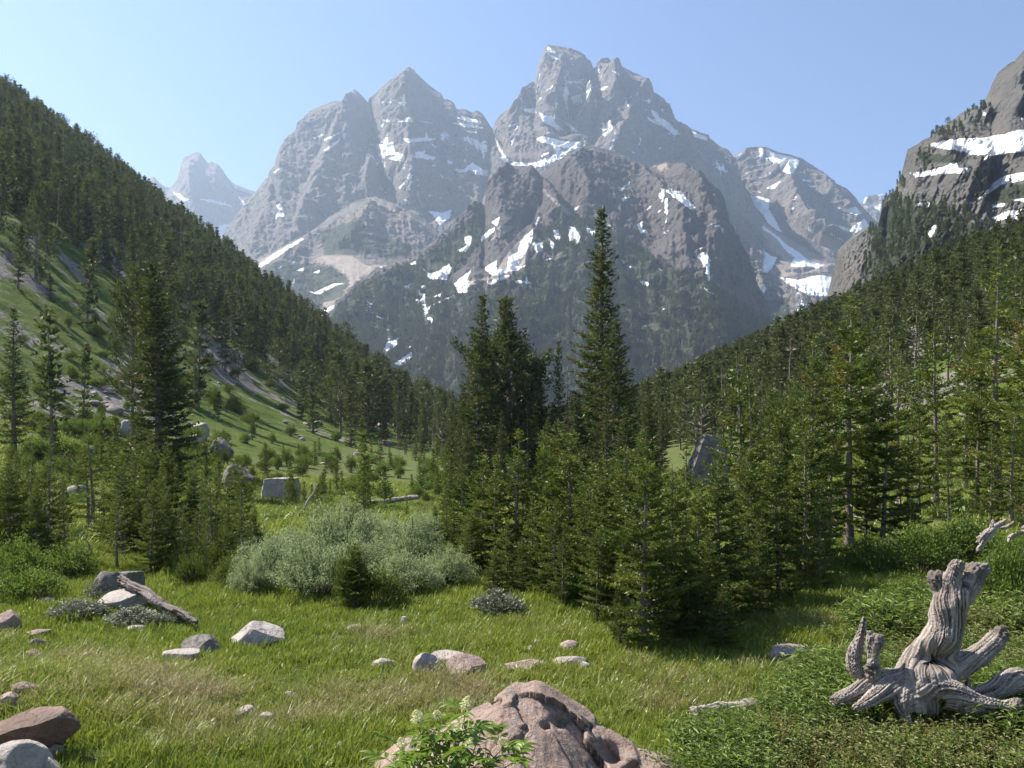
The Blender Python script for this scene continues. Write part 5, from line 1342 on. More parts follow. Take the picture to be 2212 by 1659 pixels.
def driftwood(name, tubes, voxel, label, cat, amp=0.012, seed=0, burls=(), holes=(), origin=None, smooth=6, freq=5.5, twist=1.2, mat=None):
    """limbs given as centre lines with radii, grown together into one weathered body with swirling grain"""
    bag = Bag(); lines = []
    for path, rad in tubes:
        path = np.asarray(path, float); rad = np.asarray(rad, float)
        t = np.concatenate([[0], np.cumsum(np.linalg.norm(np.diff(path, axis=0), axis=1))])
        tt = np.linspace(0, t[-1], max(8, int(t[-1] / 0.05)))
        # smooth resampling
        def cr(vals):
            o = np.empty(len(tt))
            vals = np.asarray(vals, float)
            d = np.gradient(vals, t)
            k = np.clip(np.searchsorted(t, tt, 'right') - 1, 0, len(t) - 2)
            h = t[k + 1] - t[k]; u = (tt - t[k]) / h
            return (2*u**3-3*u**2+1)*vals[k] + (u**3-2*u**2+u)*h*d[k] + (-2*u**3+3*u**2)*vals[k+1] + (u**3-u**2)*h*d[k+1]
        C = np.stack([cr(path[:, i]) for i in range(3)], 1); rr = np.maximum(cr(rad), 0.008)
        V, Fq = tube(C, rr, 14)
        n = len(V)
        V = np.concatenate([V, C[:1], C[-1:]])
        a = np.arange(14); b = (a + 1) % 14
        caps = np.concatenate([np.stack([np.full(14, n), b, a], 1), np.stack([np.full(14, n + 1), n - 14 + a, n - 14 + b], 1)])
        bag.add(V, Fq); bag.F3.append(caps + bag.n - len(V)); bag.m3.append(np.zeros(28, int))
        T = np.gradient(C, axis=0); T /= np.linalg.norm(T, axis=1)[:, None]
        ref = np.array([0.3, -1.0, 0.2]); A = np.cross(T, ref); A /= np.linalg.norm(A, axis=1)[:, None]; Bv = np.cross(T, A)
        lines.append((C, rr, A, Bv, tt))
    me = bag.mesh(name, [M_WOOD])
    tmp = bpy.data.objects.new(name + "_tmp", me); COL.objects.link(tmp)
    md = tmp.modifiers.new('r', 'REMESH'); md.mode = 'VOXEL'; md.voxel_size = voxel; md.use_smooth_shade = True
    ms = tmp.modifiers.new('s', 'SMOOTH'); ms.factor = 0.6; ms.iterations = smooth
    dg = bpy.context.evaluated_depsgraph_get()
    m2 = bpy.data.meshes.new_from_object(tmp.evaluated_get(dg))
    bpy.data.objects.remove(tmp); bpy.data.meshes.remove(me)
    n = len(m2.vertices)
    P = np.empty(n * 3, np.float32); m2.vertices.foreach_get('co', P); P = P.reshape(-1, 3).astype(float)
    N = np.empty(n * 3, np.float32); m2.vertices.foreach_get('normal', N); N = N.reshape(-1, 3).astype(float)
    nf = len(m2.polygons); lv = np.empty(len(m2.loops), np.int32); m2.loops.foreach_get('vertex_index', lv)
    lt = np.empty(nf, np.int32); m2.polygons.foreach_get('loop_total', lt)
    vals, ds = [], []
    for li, (C, rr, A, Bv, tt) in enumerate(lines):
        best = np.full(n, 1e9); idx = np.zeros(n, int)
        for c0 in range(0, len(C)):
            d = np.linalg.norm(P - C[c0], axis=1) - rr[c0]
            m = d < best; best[m] = d[m]; idx[m] = c0
        rel = P - C[idx]
        tl = tt[idx] + np.einsum('ij,ij->i', rel, np.cross(A[idx], Bv[idx]))
        u, v_ = np.einsum('ij,ij->i', rel, A[idx]), np.einsum('ij,ij->i', rel, Bv[idx])
        th = np.arctan2(v_, u) + twist * tl + 0.5 * perlin(P[:, 0] * 2.2, P[:, 1] * 2.2, P[:, 2] * 2.2, seed + 4)
        q = fbm(np.cos(th) * freq * 0.55 + li * 5, np.sin(th) * freq * 0.55, tl * 0.9, 4, seed, 0.62) + 0.55 * fbm(np.cos(th) * freq * 1.7 + li, np.sin(th) * freq * 1.7, tl * 1.6, 3, seed + 5, 0.6, ridged=True)
        ck = np.clip(fbm(np.cos(th) * freq * 0.33 + li * 3, np.sin(th) * freq * 0.33, tl * 0.55 + li, 3, seed + 21, 0.55, ridged=True) - 0.46, 0, 1) * 1.7
        q = q * (0.6 + 0.8 * np.clip(0.5 + fbm(P[:, 0] * 3, P[:, 1] * 3, P[:, 2] * 3, 2, seed + 31), 0, 1)) - ck
        vals.append(q); ds.append(best)
    ds = np.array(ds); vals = np.array(vals)
    w = np.exp(-(ds - ds.min(0)) / 0.025); w /= w.sum(0)
    g = (w * vals).sum(0)
    g = np.clip((g - np.median(g)) / (g.std() + 1e-9) * 0.24 + 0.56, 0, 1)
    bl = np.zeros(n)
    for c, r0 in burls: bl = np.maximum(bl, np.exp(-(np.linalg.norm(P - c, axis=1) / r0) ** 2))
    g = np.clip(g + 0.10 * fbm(P[:, 0] * 40, P[:, 1] * 40, P[:, 2] * 40, 3, seed + 41), 0, 1)
    D = amp * (g - 0.5) * 2 + 0.004 * fbm(P[:, 0] * 28, P[:, 1] * 28, P[:, 2] * 28, 3, seed + 42) + 0.035 * fbm(P[:, 0] * 4, P[:, 1] * 4, P[:, 2] * 4, 3, seed + 7) * 1.0
    D += bl * (0.085 * fbm(P[:, 0] * 15, P[:, 1] * 15, P[:, 2] * 15, 4, seed + 8, 0.75, ridged=True))
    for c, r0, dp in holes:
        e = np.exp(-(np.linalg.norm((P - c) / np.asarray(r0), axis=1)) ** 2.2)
        D -= dp * e; g = g * (1 - 0.75 * e)  # hollows are carved and also painted darker, as shade inside them
    P = P + N * D[:, None]
    o3 = np.asarray(origin, float)
    fcs = []
    st = np.concatenate([[0], np.cumsum(lt)[:-1]])
    for kk in (3, 4):
        m = lt == kk
        if m.any(): fcs.append(lv[st[m][:, None] + np.arange(kk)[None]])
    bpy.data.meshes.remove(m2)
    me = new_mesh(name, P - o3, fcs, [mat or M_WOOD], attrs={'grain': g, 'burl': bl})
    return link(name, me, loc=o3, label=label, cat=cat)

SY = 10.2
def zs(zx, zy, dy=0.0):
    """a point of the stump's own survey (close-up grid) at distance SY + dy"""
    px, py = 1762 + zx * 0.3055, 1152 + zy * 0.3055
    y = SY + dy
    return [(px - CX) / F * y, y, (HY - py) / F * y]
K_ = 0.3055 * SY / F
def limb(*pts):
    return [zs(a, b, d) for a, b, d, r in pts], [r * K_ for a, b, d, r in pts]
stump_limbs = [
    limb((690, 1230, 0, 165), (720, 1090, 0, 170), (790, 970, 0.02, 190), (840, 860, 0.03, 178), (890, 755, 0.05, 138), (925, 650, 0.05, 116), (940, 550, 0.05, 120), (965, 450, 0.05, 122), (990, 385, 0.05, 100)),
    limb((950, 430, 0.02, 70), (965, 330, 0.0, 52), (985, 270, 0.0, 46), (1015, 200, 0.0, 34)),
    limb((1010, 460, 0.1, 95), (1060, 380, 0.1, 80), (1120, 290, 0.12, 66), (1215, 240, 0.12, 28)),
    limb((900, 440, 0.1, 70), (865, 350, 0.12, 52), (855, 295, 0.12, 40)),
    limb((880, 960, 0.05, 130), (1000, 940, 0.12, 98), (1130, 880, 0.2, 74), (1230, 805, 0.28, 66), (1300, 730, 0.3, 46), (1325, 690, 0.3, 20)),
    limb((720, 1100, -0.1, 120), (850, 1085, -0.18, 92), (980, 1115, -0.26, 72), (1120, 1175, -0.34, 48), (1270, 1205, -0.4, 36), (1430, 1225, -0.45, 22)),
    limb((960, 1150, -0.1, 70), (1120, 1150, -0.05, 58), (1270, 1105, 0.0, 72), (1400, 1040, 0.05, 84), (1500, 1060, 0.05, 80), (1570, 1180, 0.05, 70)),
    limb((1000, 1085, 0.05, 26), (1050, 1105, 0.05, 22), (1082, 1050, 0.06, 17), (1066, 1008, 0.06, 11)),
    limb((660, 1070, 0.0, 120), (500, 1045, 0.05, 84), (350, 1085, 0.02, 66), (225, 1150, -0.05, 46), (115, 1195, -0.1, 34)),
    limb((300, 1010, 0.1, 54), (270, 900, 0.12, 52), (284, 830, 0.12, 42), (318, 715, 0.14, 27), (342, 598, 0.15, 11)),
    limb((400, 1020, 0.0, 46), (398, 900, 0.02, 34), (385, 790, 0.02, 28), (378, 690, 0.03, 18)),
    limb((405, 880, 0.0, 30), (432, 790, -0.02, 26), (436, 735, -0.02, 18)),
    limb((640, 1130, -0.1, 90), (610, 1230, -0.2, 50), (640, 1310, -0.25, 28), (700, 1390, -0.3, 10)),
    limb((930, 1180, -0.2, 60), (1080, 1240, -0.3, 46), (1230, 1290, -0.35, 38), (1380, 1330, -0.35, 30), (1500, 1350, -0.3, 22)),
    limb((560, 1090, -0.08, 70), (430, 1150, -0.16, 52), (330, 1210, -0.2, 34), (260, 1240, -0.22, 18)),
]
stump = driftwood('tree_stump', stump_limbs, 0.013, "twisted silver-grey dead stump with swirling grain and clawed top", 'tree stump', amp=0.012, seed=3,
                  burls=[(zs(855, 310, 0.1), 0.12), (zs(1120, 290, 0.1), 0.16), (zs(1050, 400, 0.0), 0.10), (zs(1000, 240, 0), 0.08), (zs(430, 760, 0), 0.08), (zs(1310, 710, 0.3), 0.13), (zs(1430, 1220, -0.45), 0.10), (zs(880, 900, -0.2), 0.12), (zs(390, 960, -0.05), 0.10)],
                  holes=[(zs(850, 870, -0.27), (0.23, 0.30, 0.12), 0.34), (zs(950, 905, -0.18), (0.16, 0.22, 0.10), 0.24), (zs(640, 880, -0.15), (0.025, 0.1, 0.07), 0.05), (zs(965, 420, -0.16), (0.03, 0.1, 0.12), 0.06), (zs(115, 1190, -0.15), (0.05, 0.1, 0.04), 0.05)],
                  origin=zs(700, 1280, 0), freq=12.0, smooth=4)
stx = zs(760, 1150, 0); FOOT.append((stx[0], SY, 0.7, 0.33)); FOOT.append((stx[0] - 0.5, SY, 0.35, 0.22)); FOOT.append((stx[0] + 0.7, SY - 0.05, 0.5, 0.3))

def log_between(a, b, ya, yb, rpx, label, seed, name='log', kinks=0.02, voxel=0.02, forks=(), mat=None):
    A, Bp = pt(a[0], a[1], ya), pt(b[0], b[1], yb)
    r = np.random.RandomState(seed)
    t = np.linspace(0, 1, 7)[:, None]
    L = np.linalg.norm(Bp - A)
    path = A + (Bp - A) * t + r.normal(0, kinks * L, (7, 3)) * np.sin(t * np.pi)
    rad = np.interp(t[:, 0], np.linspace(0, 1, len(rpx)), np.array(rpx) * ya / F)
    tubes = [(path, rad)]
    for k, dx, dz, rr in forks:
        o = path[k]; tubes.append(([o, o + np.array([dx * 0.5, 0.02, dz * 0.5]), o + np.array([dx, 0.05, dz])], [rr, rr * 0.8, rr * 0.4]))
    o = driftwood(name, tubes, voxel, label, 'log', amp=0.02, seed=seed, origin=0.5 * (A + Bp), freq=4.0, twist=0.4, mat=mat)
    for q in path[1:-1]: FOOT.append((q[0], q[1], 0.12, 0.12))
    return o
log_between((262, 1250), (426, 1346), 17.6, 15.2, [8, 10, 9, 4], "weathered grey log slanting down into the lawn", 11, kinks=0.006, mat=M_WOOD_DARK)
log_between((1496, 1541), (1690, 1528), 10.6, 11.1, [16, 22, 20, 8], "grey driftwood log lying in grass between the pink rock and the stump", 12, forks=[(1, -0.05, 0.08, 0.05)])
log_between((2120, 1560), (2250, 1590), 10.3, 10.1, [14, 20, 22], "broken grey wood under the stump's long root", 13)
log_between((782, 1088), (905, 1074), 62, 62, [5, 6, 5], "pale fallen log on the valley flat behind the willow bush", 14, voxel=0.05)
log_between((650, 1110), (690, 1040), 52, 54, [2.5, 2, 1], "thin leaning dead pole on the valley flat beside the block-shaped boulder", 15, voxel=0.03, kinks=0.01)
log_between((205, 1205), (175, 1140), 24, 24.5, [3, 2.5, 1], "dark broken snag among the leafy bushes beyond the dark boulder", 16, voxel=0.025)
# tangle of broken wood on the bank
r_ = np.random.RandomState(31)
heap = sorted((2130 + r_.uniform(-10, 110), 1165 + r_.uniform(-35, 40)) for i in range(9))
for i, (px, py) in enumerate(heap):
    dx, dy = r_.uniform(25, 60), -r_.uniform(8, 40)
    tubes = []
    A = pt(px - dx * 0.5, py - dy * 0.5, 18.5 + r_.uniform(-0.5, 0.5)); Bq = pt(px + dx * 0.6, py + dy * 0.6, 18.7 + r_.uniform(-0.5, 0.5))
    m = (A + Bq) / 2 + r_.normal(0, 0.05, 3)
    driftwood('dead_branch', [([A, m, Bq], [0.035, 0.055, 0.03])], 0.03, "broken grey branch of the wood heap on the bank, %s counted towards the picture edge" % nth(i), 'branch', amp=0.02, seed=40 + i, origin=m)['group'] = 'broken branches of the wood heap on the bank'

# ================================================================== SHRUBS
def leaf_material(name, lo, hi, trans=0.35, gloss=0.10, rough=0.4, back=None, brown=False, vary=0.0):
    s = NT(name)
    t = s.attr('tint')
    oi = s.n('ShaderNodeObjectInfo')
    t = s.math('ADD', s.math('MULTIPLY', t, 0.8), s.math('MULTIPLY', s.math('SUBTRACT', oi.outputs['Random'], 0.3), vary)) if vary else t
    c = s.mix(t, lo, hi)
    if brown: c = s.mix(s.math('MULTIPLY', s.remap(t, 0.90, 0.93), 0.85), c, (0.26, 0.165, 0.075))
    if back is not None:
        g = s.n('ShaderNodeNewGeometry')
        c = s.mix(g.outputs['Backfacing'], c, back)
    return s.done(s.leafy(c, trans, rough, gloss))

M_WILLOW = leaf_material("willow_leaf", (0.20, 0.26, 0.10), (0.35, 0.41, 0.18), 0.4, 0.03, 0.5, back=(0.36, 0.42, 0.22), vary=0.5)
M_LEAFY = leaf_material("bush_leaf", (0.085, 0.15, 0.02), (0.21, 0.29, 0.05), 0.45, 0.025, 0.5)
M_COVER = leaf_material("whortleberry_leaf", (0.10, 0.13, 0.028), (0.29, 0.30, 0.075), 0.42, 0.025, 0.5, brown=True)
M_GREY_LEAF = leaf_material("grey_shrub_leaf", (0.10, 0.12, 0.07), (0.22, 0.23, 0.16), 0.25, 0.06, 0.5)
M_STEM = bark_material("shrub_stem", (0.10, 0.075, 0.055), (0.24, 0.19, 0.15), 20)

def leaves(P, D, L, W, rng, droop=0.25):
    """small pointed leaves, two folded triangles each"""
    up = np.array([0, 0, 1.0])
    q = np.cross(D, up + rng.normal(0, 0.35, P.shape)); q /= np.linalg.norm(q, axis=1)[:, None] + 1e-9
    n = np.cross(q, D)
    mid = P + D * (L * 0.5)[:, None]
    tip = P + D * L[:, None] - n * (L * droop * 0.4)[:, None]
    a = mid + q * (W * 0.5)[:, None] + n * (W * 0.18)[:, None]; b = mid - q * (W * 0.5)[:, None] + n * (W * 0.18)[:, None]
    return np.stack([P, a, tip, b], 1).reshape(-1, 3)
LEAF_F = np.array([[0, 1, 2], [0, 2, 3]])
def leaf_faces(n):
    return (np.arange(n)[:, None, None] * 4 + LEAF_F[None]).reshape(-1, 3)

def shrub_meshes(seed, R_, H_, nstem, per, leaf, mat, wl=0.34, tips=0.45, spread=1.0):
    r = np.random.RandomState(seed)
    st, fo = Bag(), Bag()
    Ps, Ds, Ts = [], [], []
    for i in range(nstem):
        a, e = r.rand() * 6.283, r.rand() ** 0.6
        end = np.array([math.cos(a) * R_ * e, math.sin(a) * R_ * e, H_ * max(0.02, 1 - (e * 0.95) ** 2) ** 0.42 * r.uniform(0.62, 1.12) * (1 + 0.22 * math.sin(a * 3 + seed))])
        root = np.array([math.cos(a), math.sin(a), 0]) * R_ * 0.35 * e * r.uniform(0.6, 1.2)
        ss = np.linspace(0, 1, 4)[:, None]
        path = root + (end - root) * ss + np.array([0, 0, 0.12 * H_]) * np.sin(ss * np.pi)
        if i % 3 == 0: st.add(*tube(path, np.linspace(0.012, 0.004, 4) * (0.5 + H_), 3))
        u = 1 - tips * r.rand(per) ** 1.2
        c = root + (end - root) * u[:, None] + np.array([0, 0, 0.12 * H_]) * np.sin(u * np.pi)[:, None] + r.normal(0, leaf * 0.8, (per, 3))
        ax = (end - root) / np.linalg.norm(end - root)
        d = ax * 0.6 + r.normal(0, 0.6, (per, 3)) + np.array([0, 0, 0.25])
        Ps.append(c); Ds.append(d / np.linalg.norm(d, axis=1)[:, None]); Ts.append(np.clip(r.rand() * 0.6 + 0.4 * r.rand(per), 0, 1))
    P, D, T = np.concatenate(Ps), np.concatenate(Ds), np.concatenate(Ts)
    n = len(P)
    fo.add(leaves(P, D, leaf * r.uniform(0.7, 1.3, n), leaf * wl * r.uniform(0.8, 1.2, n), r), leaf_faces(n), 0, np.repeat(T, 4))
    return st.mesh("shrub_stem", [M_STEM]), fo.mesh("shrub_foliage", [mat], smooth=False)

def plant_shrub(name, meshes, loc, scale, rot, label, group=None, cat='shrub'):
    e = bpy.data.objects.new(name, None); COL.objects.link(e)
    e.location = loc; e.rotation_euler = (0, 0, rot); e.scale = scale
    tag(e, label, cat, group)
    link('stem', meshes[0], e); link('foliage', meshes[1], e)
    return e

WIL = [shrub_meshes(81 + i, 1.0, 1.0, 210, 44, 0.066, M_WILLOW, tips=0.5) for i in range(4)]
for i, (px, base, top, w, lab) in enumerate([
        (580, 1265, 1172, 190, "pale silvery willow bush, first mound next to the young fir thicket"),
        (735, 1225, 1106, 210, "pale silvery willow bush, tallest mound at the back"),
        (885, 1215, 1132, 170, "pale silvery willow bush, rear mound touching the dark firs"),
        (685, 1294, 1188, 220, "pale silvery willow bush, front mound behind the small dark fir"),
        (865, 1290, 1204, 210, "pale silvery willow bush, front mound facing the lawn beside the firs"),
        (970, 1270, 1195, 140, "small pale willow clump at the foot of the dark firs"),
        (545, 1285, 1215, 120, "low willow clump in the corner of the lawn by the young fir thicket"),
        (640, 1220, 1152, 150, "pale silvery willow bush, rear mound towards the young fir thicket"),
        (775, 1270, 1172, 170, "pale silvery willow bush in the middle of the patch"),
        (800, 1180, 1118, 200, "pale willow bush running back from the patch onto the valley flat"),
        (930, 1185, 1120, 150, "pale willow bush farthest back, half hidden by dark firs")]):
    p, h = at_px(px, base, top)
    w = w / F * p[1] / 2
    plant_shrub('willow_shrub', WIL[i % 4], p, (w, w * 0.9, h), i * 1.3, lab)
GRN = [shrub_meshes(91 + i, 1.0, 1.0, 170, 18, 0.10, M_LEAFY, 0.42) for i in range(2)]
for i, (px, base, top, w, lab) in enumerate([
        (40, 1262, 1172, 150, "bright leafy bush at the picture edge under the dark bushy fir"),
        (150, 1250, 1185, 160, "bright leafy bush behind the dark pitted boulder, with the broken snag in it"),
        (60, 1300, 1232, 170, "bright leafy bush between the picture edge and the flat white boulder"),
        (1985, 1240, 1150, 190, "fresh green bush on the bank beyond the stump's clawed top"),
        (2090, 1215, 1130, 190, "fresh green bush on the bank under the white-stemmed fir"),
        (2180, 1330, 1190, 170, "fresh green bush by the picture edge behind the stump"),
        (1960, 1330, 1255, 150, "dark grassy bush directly behind the stump"),
        (1880, 1240, 1170, 140, "fresh green bush at the foot of the big layered fir"),
        (120, 990, 945, 150, "light green bush on the leafy slope above the young firs"),
        (330, 985, 950, 120, "light green bush at the foot of the dense spruce"),
        (655, 1010, 985, 60, "rounded green bush on the valley flat behind the block-shaped boulder")]):
    p, h = at_px(px, base, top)
    w = w / F * p[1] / 2
    plant_shrub('bush', GRN[i % 2], p, (w, w * 0.8, h), i * 2.1, lab, cat='bush')
r_ = np.random.RandomState(88)
DARKB = [shrub_meshes(101 + i, 1.0, 1.0, 90, 14, 0.16, M_FIR, 0.4) for i in range(2)]
def brush(n, box, wpx, hpx, lib, seed, name, label, group, cat, poly=None):
    r = np.random.RandomState(seed)
    spots = sorted((r.uniform(box[0], box[1]), r.uniform(box[2], box[3])) for i in range(n))
    spots = [q for q in spots if on_ground(*q)[1] < 300 and (poly is None or inside(q[0], q[1], poly))]
    for i, (px, b) in enumerate(spots):
        p = on_ground(px, b); k = p[1] / F
        w, h = r.uniform(*wpx) * k / 2, r.uniform(*hpx) * k
        plant_shrub(name, lib[r.randint(len(lib))], p, (w, w * r.uniform(0.7, 1), h), r.rand() * 6.28, "%s, %s from the picture edge" % (label, nth(i)), group, cat)
brush(70, (330, 990, 985, 1110), (22, 70), (10, 30), GRN, 1, 'bush', "low green bush between saplings of the valley flat", "low bushes on the valley flat", 'bush')
brush(45, (0, 420, 930, 1110), (30, 80), (14, 38), GRN, 2, 'bush', "low bush on the leafy slope above the young firs", "low bushes on the leafy slope", 'bush')
brush(40, (330, 990, 990, 1100), (18, 46), (12, 34), DARKB, 3, 'dwarf_fir', "dark dwarf fir bush on the valley flat", "dwarf firs on the valley flat", 'dwarf fir')
brush(40, (0, 560, 800, 1010), (18, 60), (12, 40), DARKB, 4, 'dwarf_fir', "dark dwarf fir around the bare-branched pine", "dwarf firs around the bare-branched pine", 'dwarf fir')
brush(90, (0, 820, 690, 960), (14, 44), (8, 26), GRN + DARKB, 6, 'bush', "low brush on the slope below the dark conifers", "brush on the grassy slope", 'bush', poly=[(-10, 690), (300, 700), (480, 790), (640, 850), (830, 915), (830, 970), (-10, 970)])
brush(22, (380, 560, 1190, 1275), (36, 80), (30, 60), DARKB, 5, 'dwarf_fir', "dwarf fir along the foot of the young thicket", "dwarf firs at the foot of the thicket", 'dwarf fir')
for px, base, top, w, lab in [(760, 1315, 1205, 90, "dark dwarf fir bush against the willow, its taller part"), (820, 1312, 1238, 130, "dark dwarf fir bush spreading low in front of the willow")]:
    p, h = at_px(px, base, top); w = w / F * p[1] / 2
    plant_shrub('dwarf_fir', DARKB[0], p, (w, w * 0.7, h), 1.0, lab, None, 'dwarf fir')
LOWS = [shrub_meshes(95 + i, 1.0, 1.0, 150, 16, 0.13, M_GREY_LEAF, 0.45) for i in range(2)]
for i, (px, base, top, w, lab) in enumerate([
        (165, 1335, 1303, 130, "low grey-leaved shrub in front of the flat white boulder"),
        (290, 1350, 1318, 150, "low grey-leaved shrub between the flat white boulder and the grey log"),
        (365, 1352, 1326, 110, "low grey-leaved shrub at the lower end of the grey log"),
        (1075, 1330, 1285, 130, "low grey juniper-like shrub at the foot of the dark firs by the lawn"),
        (230, 1300, 1262, 110, "low grey-leaved shrub beneath the dark pitted boulder")]):
    p, h = at_px(px, base, top)
    w = w / F * p[1] / 2
    plant_shrub('low_shrub', LOWS[i % 2], p, (w, w * 0.8, h), i * 1.9, lab)

# ================================================================== FLOWERING ELDER
def elder():
    r = np.random.RandomState(77)
    M_EL = leaf_material("elder_leaf", (0.11, 0.19, 0.02), (0.20, 0.29, 0.04), 0.45, 0.03, 0.4)
    M_ES = bark_material("elder_stem", (0.10, 0.14, 0.04), (0.20, 0.22, 0.08), 20)
    M_FL = leaf_material("elder_blossom", (0.60, 0.58, 0.30), (0.82, 0.79, 0.52), 0.3, 0.03)
    def leaf_mesh(seed):
        q = np.random.RandomState(seed)
        b = Bag()
        n = 3; Lr = 0.20
        tt = np.linspace(0, 1, 5)
        rach = np.stack([Lr * tt, 0 * tt, 0.02 * np.sin(tt * 2.2) - 0.05 * tt ** 2], 1)
        b.add(*tube(rach, np.linspace(0.004, 0.0015, 5), 3), mat=1)
        def leaflet(o, ang, L, W):
            u = np.linspace(0, 1, 7)
            w = W * np.sin(np.pi * u ** 0.8) ** 0.9 * 0.5
            d = np.array([math.cos(ang), math.sin(ang), 0]); s = np.array([-d[1], d[0], 0])
            mid = o + d * (L * u)[:, None] + np.array([0, 0, 1.0]) * (0.12 * L * u - 0.42 * L * u ** 2 * q.uniform(0.6, 1.3))[:, None]
            l = mid + s * w[:, None] + np.array([0, 0, 1.0]) * (w * 0.45)[:, None]; rr = mid - s * w[:, None] + np.array([0, 0, 1.0]) * (w * 0.45)[:, None]
            V = np.stack([l, mid, rr], 1).reshape(-1, 3)
            i = np.arange(6)[:, None] * 3
            f = np.concatenate([np.concatenate([i, i + 1, i + 4, i + 3], 1), np.concatenate([i + 1, i + 2, i + 5, i + 4], 1)])
            b.add(V, f, 0, q.rand() * 0.8 + 0.1)
        for k, u in enumerate((0.42, 0.72, 0.96)):
            o = np.array([np.interp(u, tt, rach[:, i]) for i in range(3)])
            for sg in (-1, 1):
                leaflet(o, sg * q.uniform(0.75, 1.15), q.uniform(0.115, 0.15), q.uniform(0.036, 0.046))
        leaflet(rach[-1], q.normal(0, 0.1), 0.15, 0.045)
        return b.mesh("elder_leaf", [M_EL, M_ES], smooth=True)
    def flower_mesh(seed):
        q = np.random.RandomState(seed); b = Bag()
        n = 420
        u = q.rand(n); a = q.rand(n) * 6.283; rr = 0.048 * np.sin(np.pi * (0.12 + 0.86 * u)) ** 0.7 * q.rand(n) ** 0.3
        P = np.stack([rr * np.cos(a), rr * np.sin(a), 0.10 * u], 1)
        D = q.normal(size=(n, 3)); D /= np.linalg.norm(D, axis=1)[:, None]
        b.add(spikes(P, D, np.full(n, 0.013), np.full(n, 0.010), q), np.arange(3 * n).reshape(-1, 3), 0, np.repeat(q.rand(n), 3))
        b.add(*tube(np.array([[0, 0, -0.04], [0, 0, 0.02], [0, 0, 0.08]]), [0.004, 0.004, 0.002], 4), mat=1)
        return b.mesh("elder_flower", [M_FL, M_ES], smooth=False)
    LM = [leaf_mesh(i) for i in range(5)]; FM = [flower_mesh(i + 20) for i in range(3)]
    y0 = 7.35
    base = ground_at(965, y0)
    e = bpy.data.objects.new('flowering_elder', None); COL.objects.link(e); e.location = base
    tag(e, "leafy elder with cream yellow flower clusters before the pink rock", 'shrub')
    tips = [(1005, 1545, 0.1, 1), (905, 1575, 0.0, 1), (945, 1563, 0.2, 1), (870, 1625, -0.1, 1), (1085, 1618, 0.1, 1), (985, 1590, -0.15, 0), (1040, 1580, 0.15, 0), (930, 1610, -0.2, 0), (1120, 1640, 0.0, 0), (1000, 1630, -0.3, 0), (850, 1650, 0.1, 1), (1060, 1650, -0.25, 0), (900, 1640, -0.3, 0), (955, 1585, 0.1, 0)]
    for px, py, dy, fl in tips:
        T = pt(px, py, y0 + dy) - base
        root = np.array([r.normal(0, 0.05), r.normal(0, 0.05), -0.05])
        ss = np.linspace(0, 1, 6)[:, None]
        path = root + (T - root) * ss + np.array([T[0] * -0.15, 0, 0.10]) * np.sin(ss * np.pi)
        b = Bag(); b.add(*tube(path, np.linspace(0.011, 0.004, 6), 5))
        link('stem', b.mesh("elder_stem", [M_ES]), e)
        ph = r.rand() * 6.28
        for k, u in enumerate((1.0, 1.0, 0.86, 0.86, 0.68, 0.66)):
            o = np.array([np.interp(u, ss[:, 0], path[:, i]) for i in range(3)])
            a = ph + (k % 2) * math.pi + (k // 2) * 1.57 + r.normal(0, 0.3)
            l = link('leaf', LM[r.randint(5)], e, loc=o)
            l.rotation_euler = (r.normal(0, 0.25), -0.25 - r.normal(0.1, 0.25) if u == 1.0 else r.normal(-0.05, 0.25), a)
            k_ = r.uniform(0.78, 1.08); l.scale = (k_, k_, k_)
        if fl:
            f = link('flower_cluster', FM[r.randint(3)], e, loc=path[-1] + np.array([0, 0, 0.03]))
            k_ = r.uniform(0.9, 1.25) * (0.75 if py > 1600 else 1); f.scale = (k_, k_, k_); f.rotation_euler = (r.normal(0, 0.2), r.normal(0, 0.2), 0)
elder()

# ================================================================== GRASS AND GROUND COVER
def grass_material(name, stops, trans=0.42, gloss=0.03):
    s = NT(name)
    dry = s.attr('dry', 'INSTANCER'); t = s.attr('tint'); hue = s.attr('hue', 'INSTANCER')
    green = s.mix(hue, stops[0], stops[1])
    green = s.mix(s.math('MULTIPLY', t, 0.6), green, stops[2])
    straw = s.mix(t, (0.21, 0.17, 0.075), (0.36, 0.295, 0.16))
    k = s.math('SUBTRACT', s.math('ADD', dry, s.math('MULTIPLY', t, 0.55)), 0.30)
    c = s.mix(s.remap(k, 0.35, 0.75), green, straw)
    return s.done(s.leafy(c, trans, 0.4, gloss))
M_GRASS = grass_material("lawn_grass", ((0.145, 0.215, 0.018), (0.24, 0.28, 0.03), (0.29, 0.325, 0.06)))

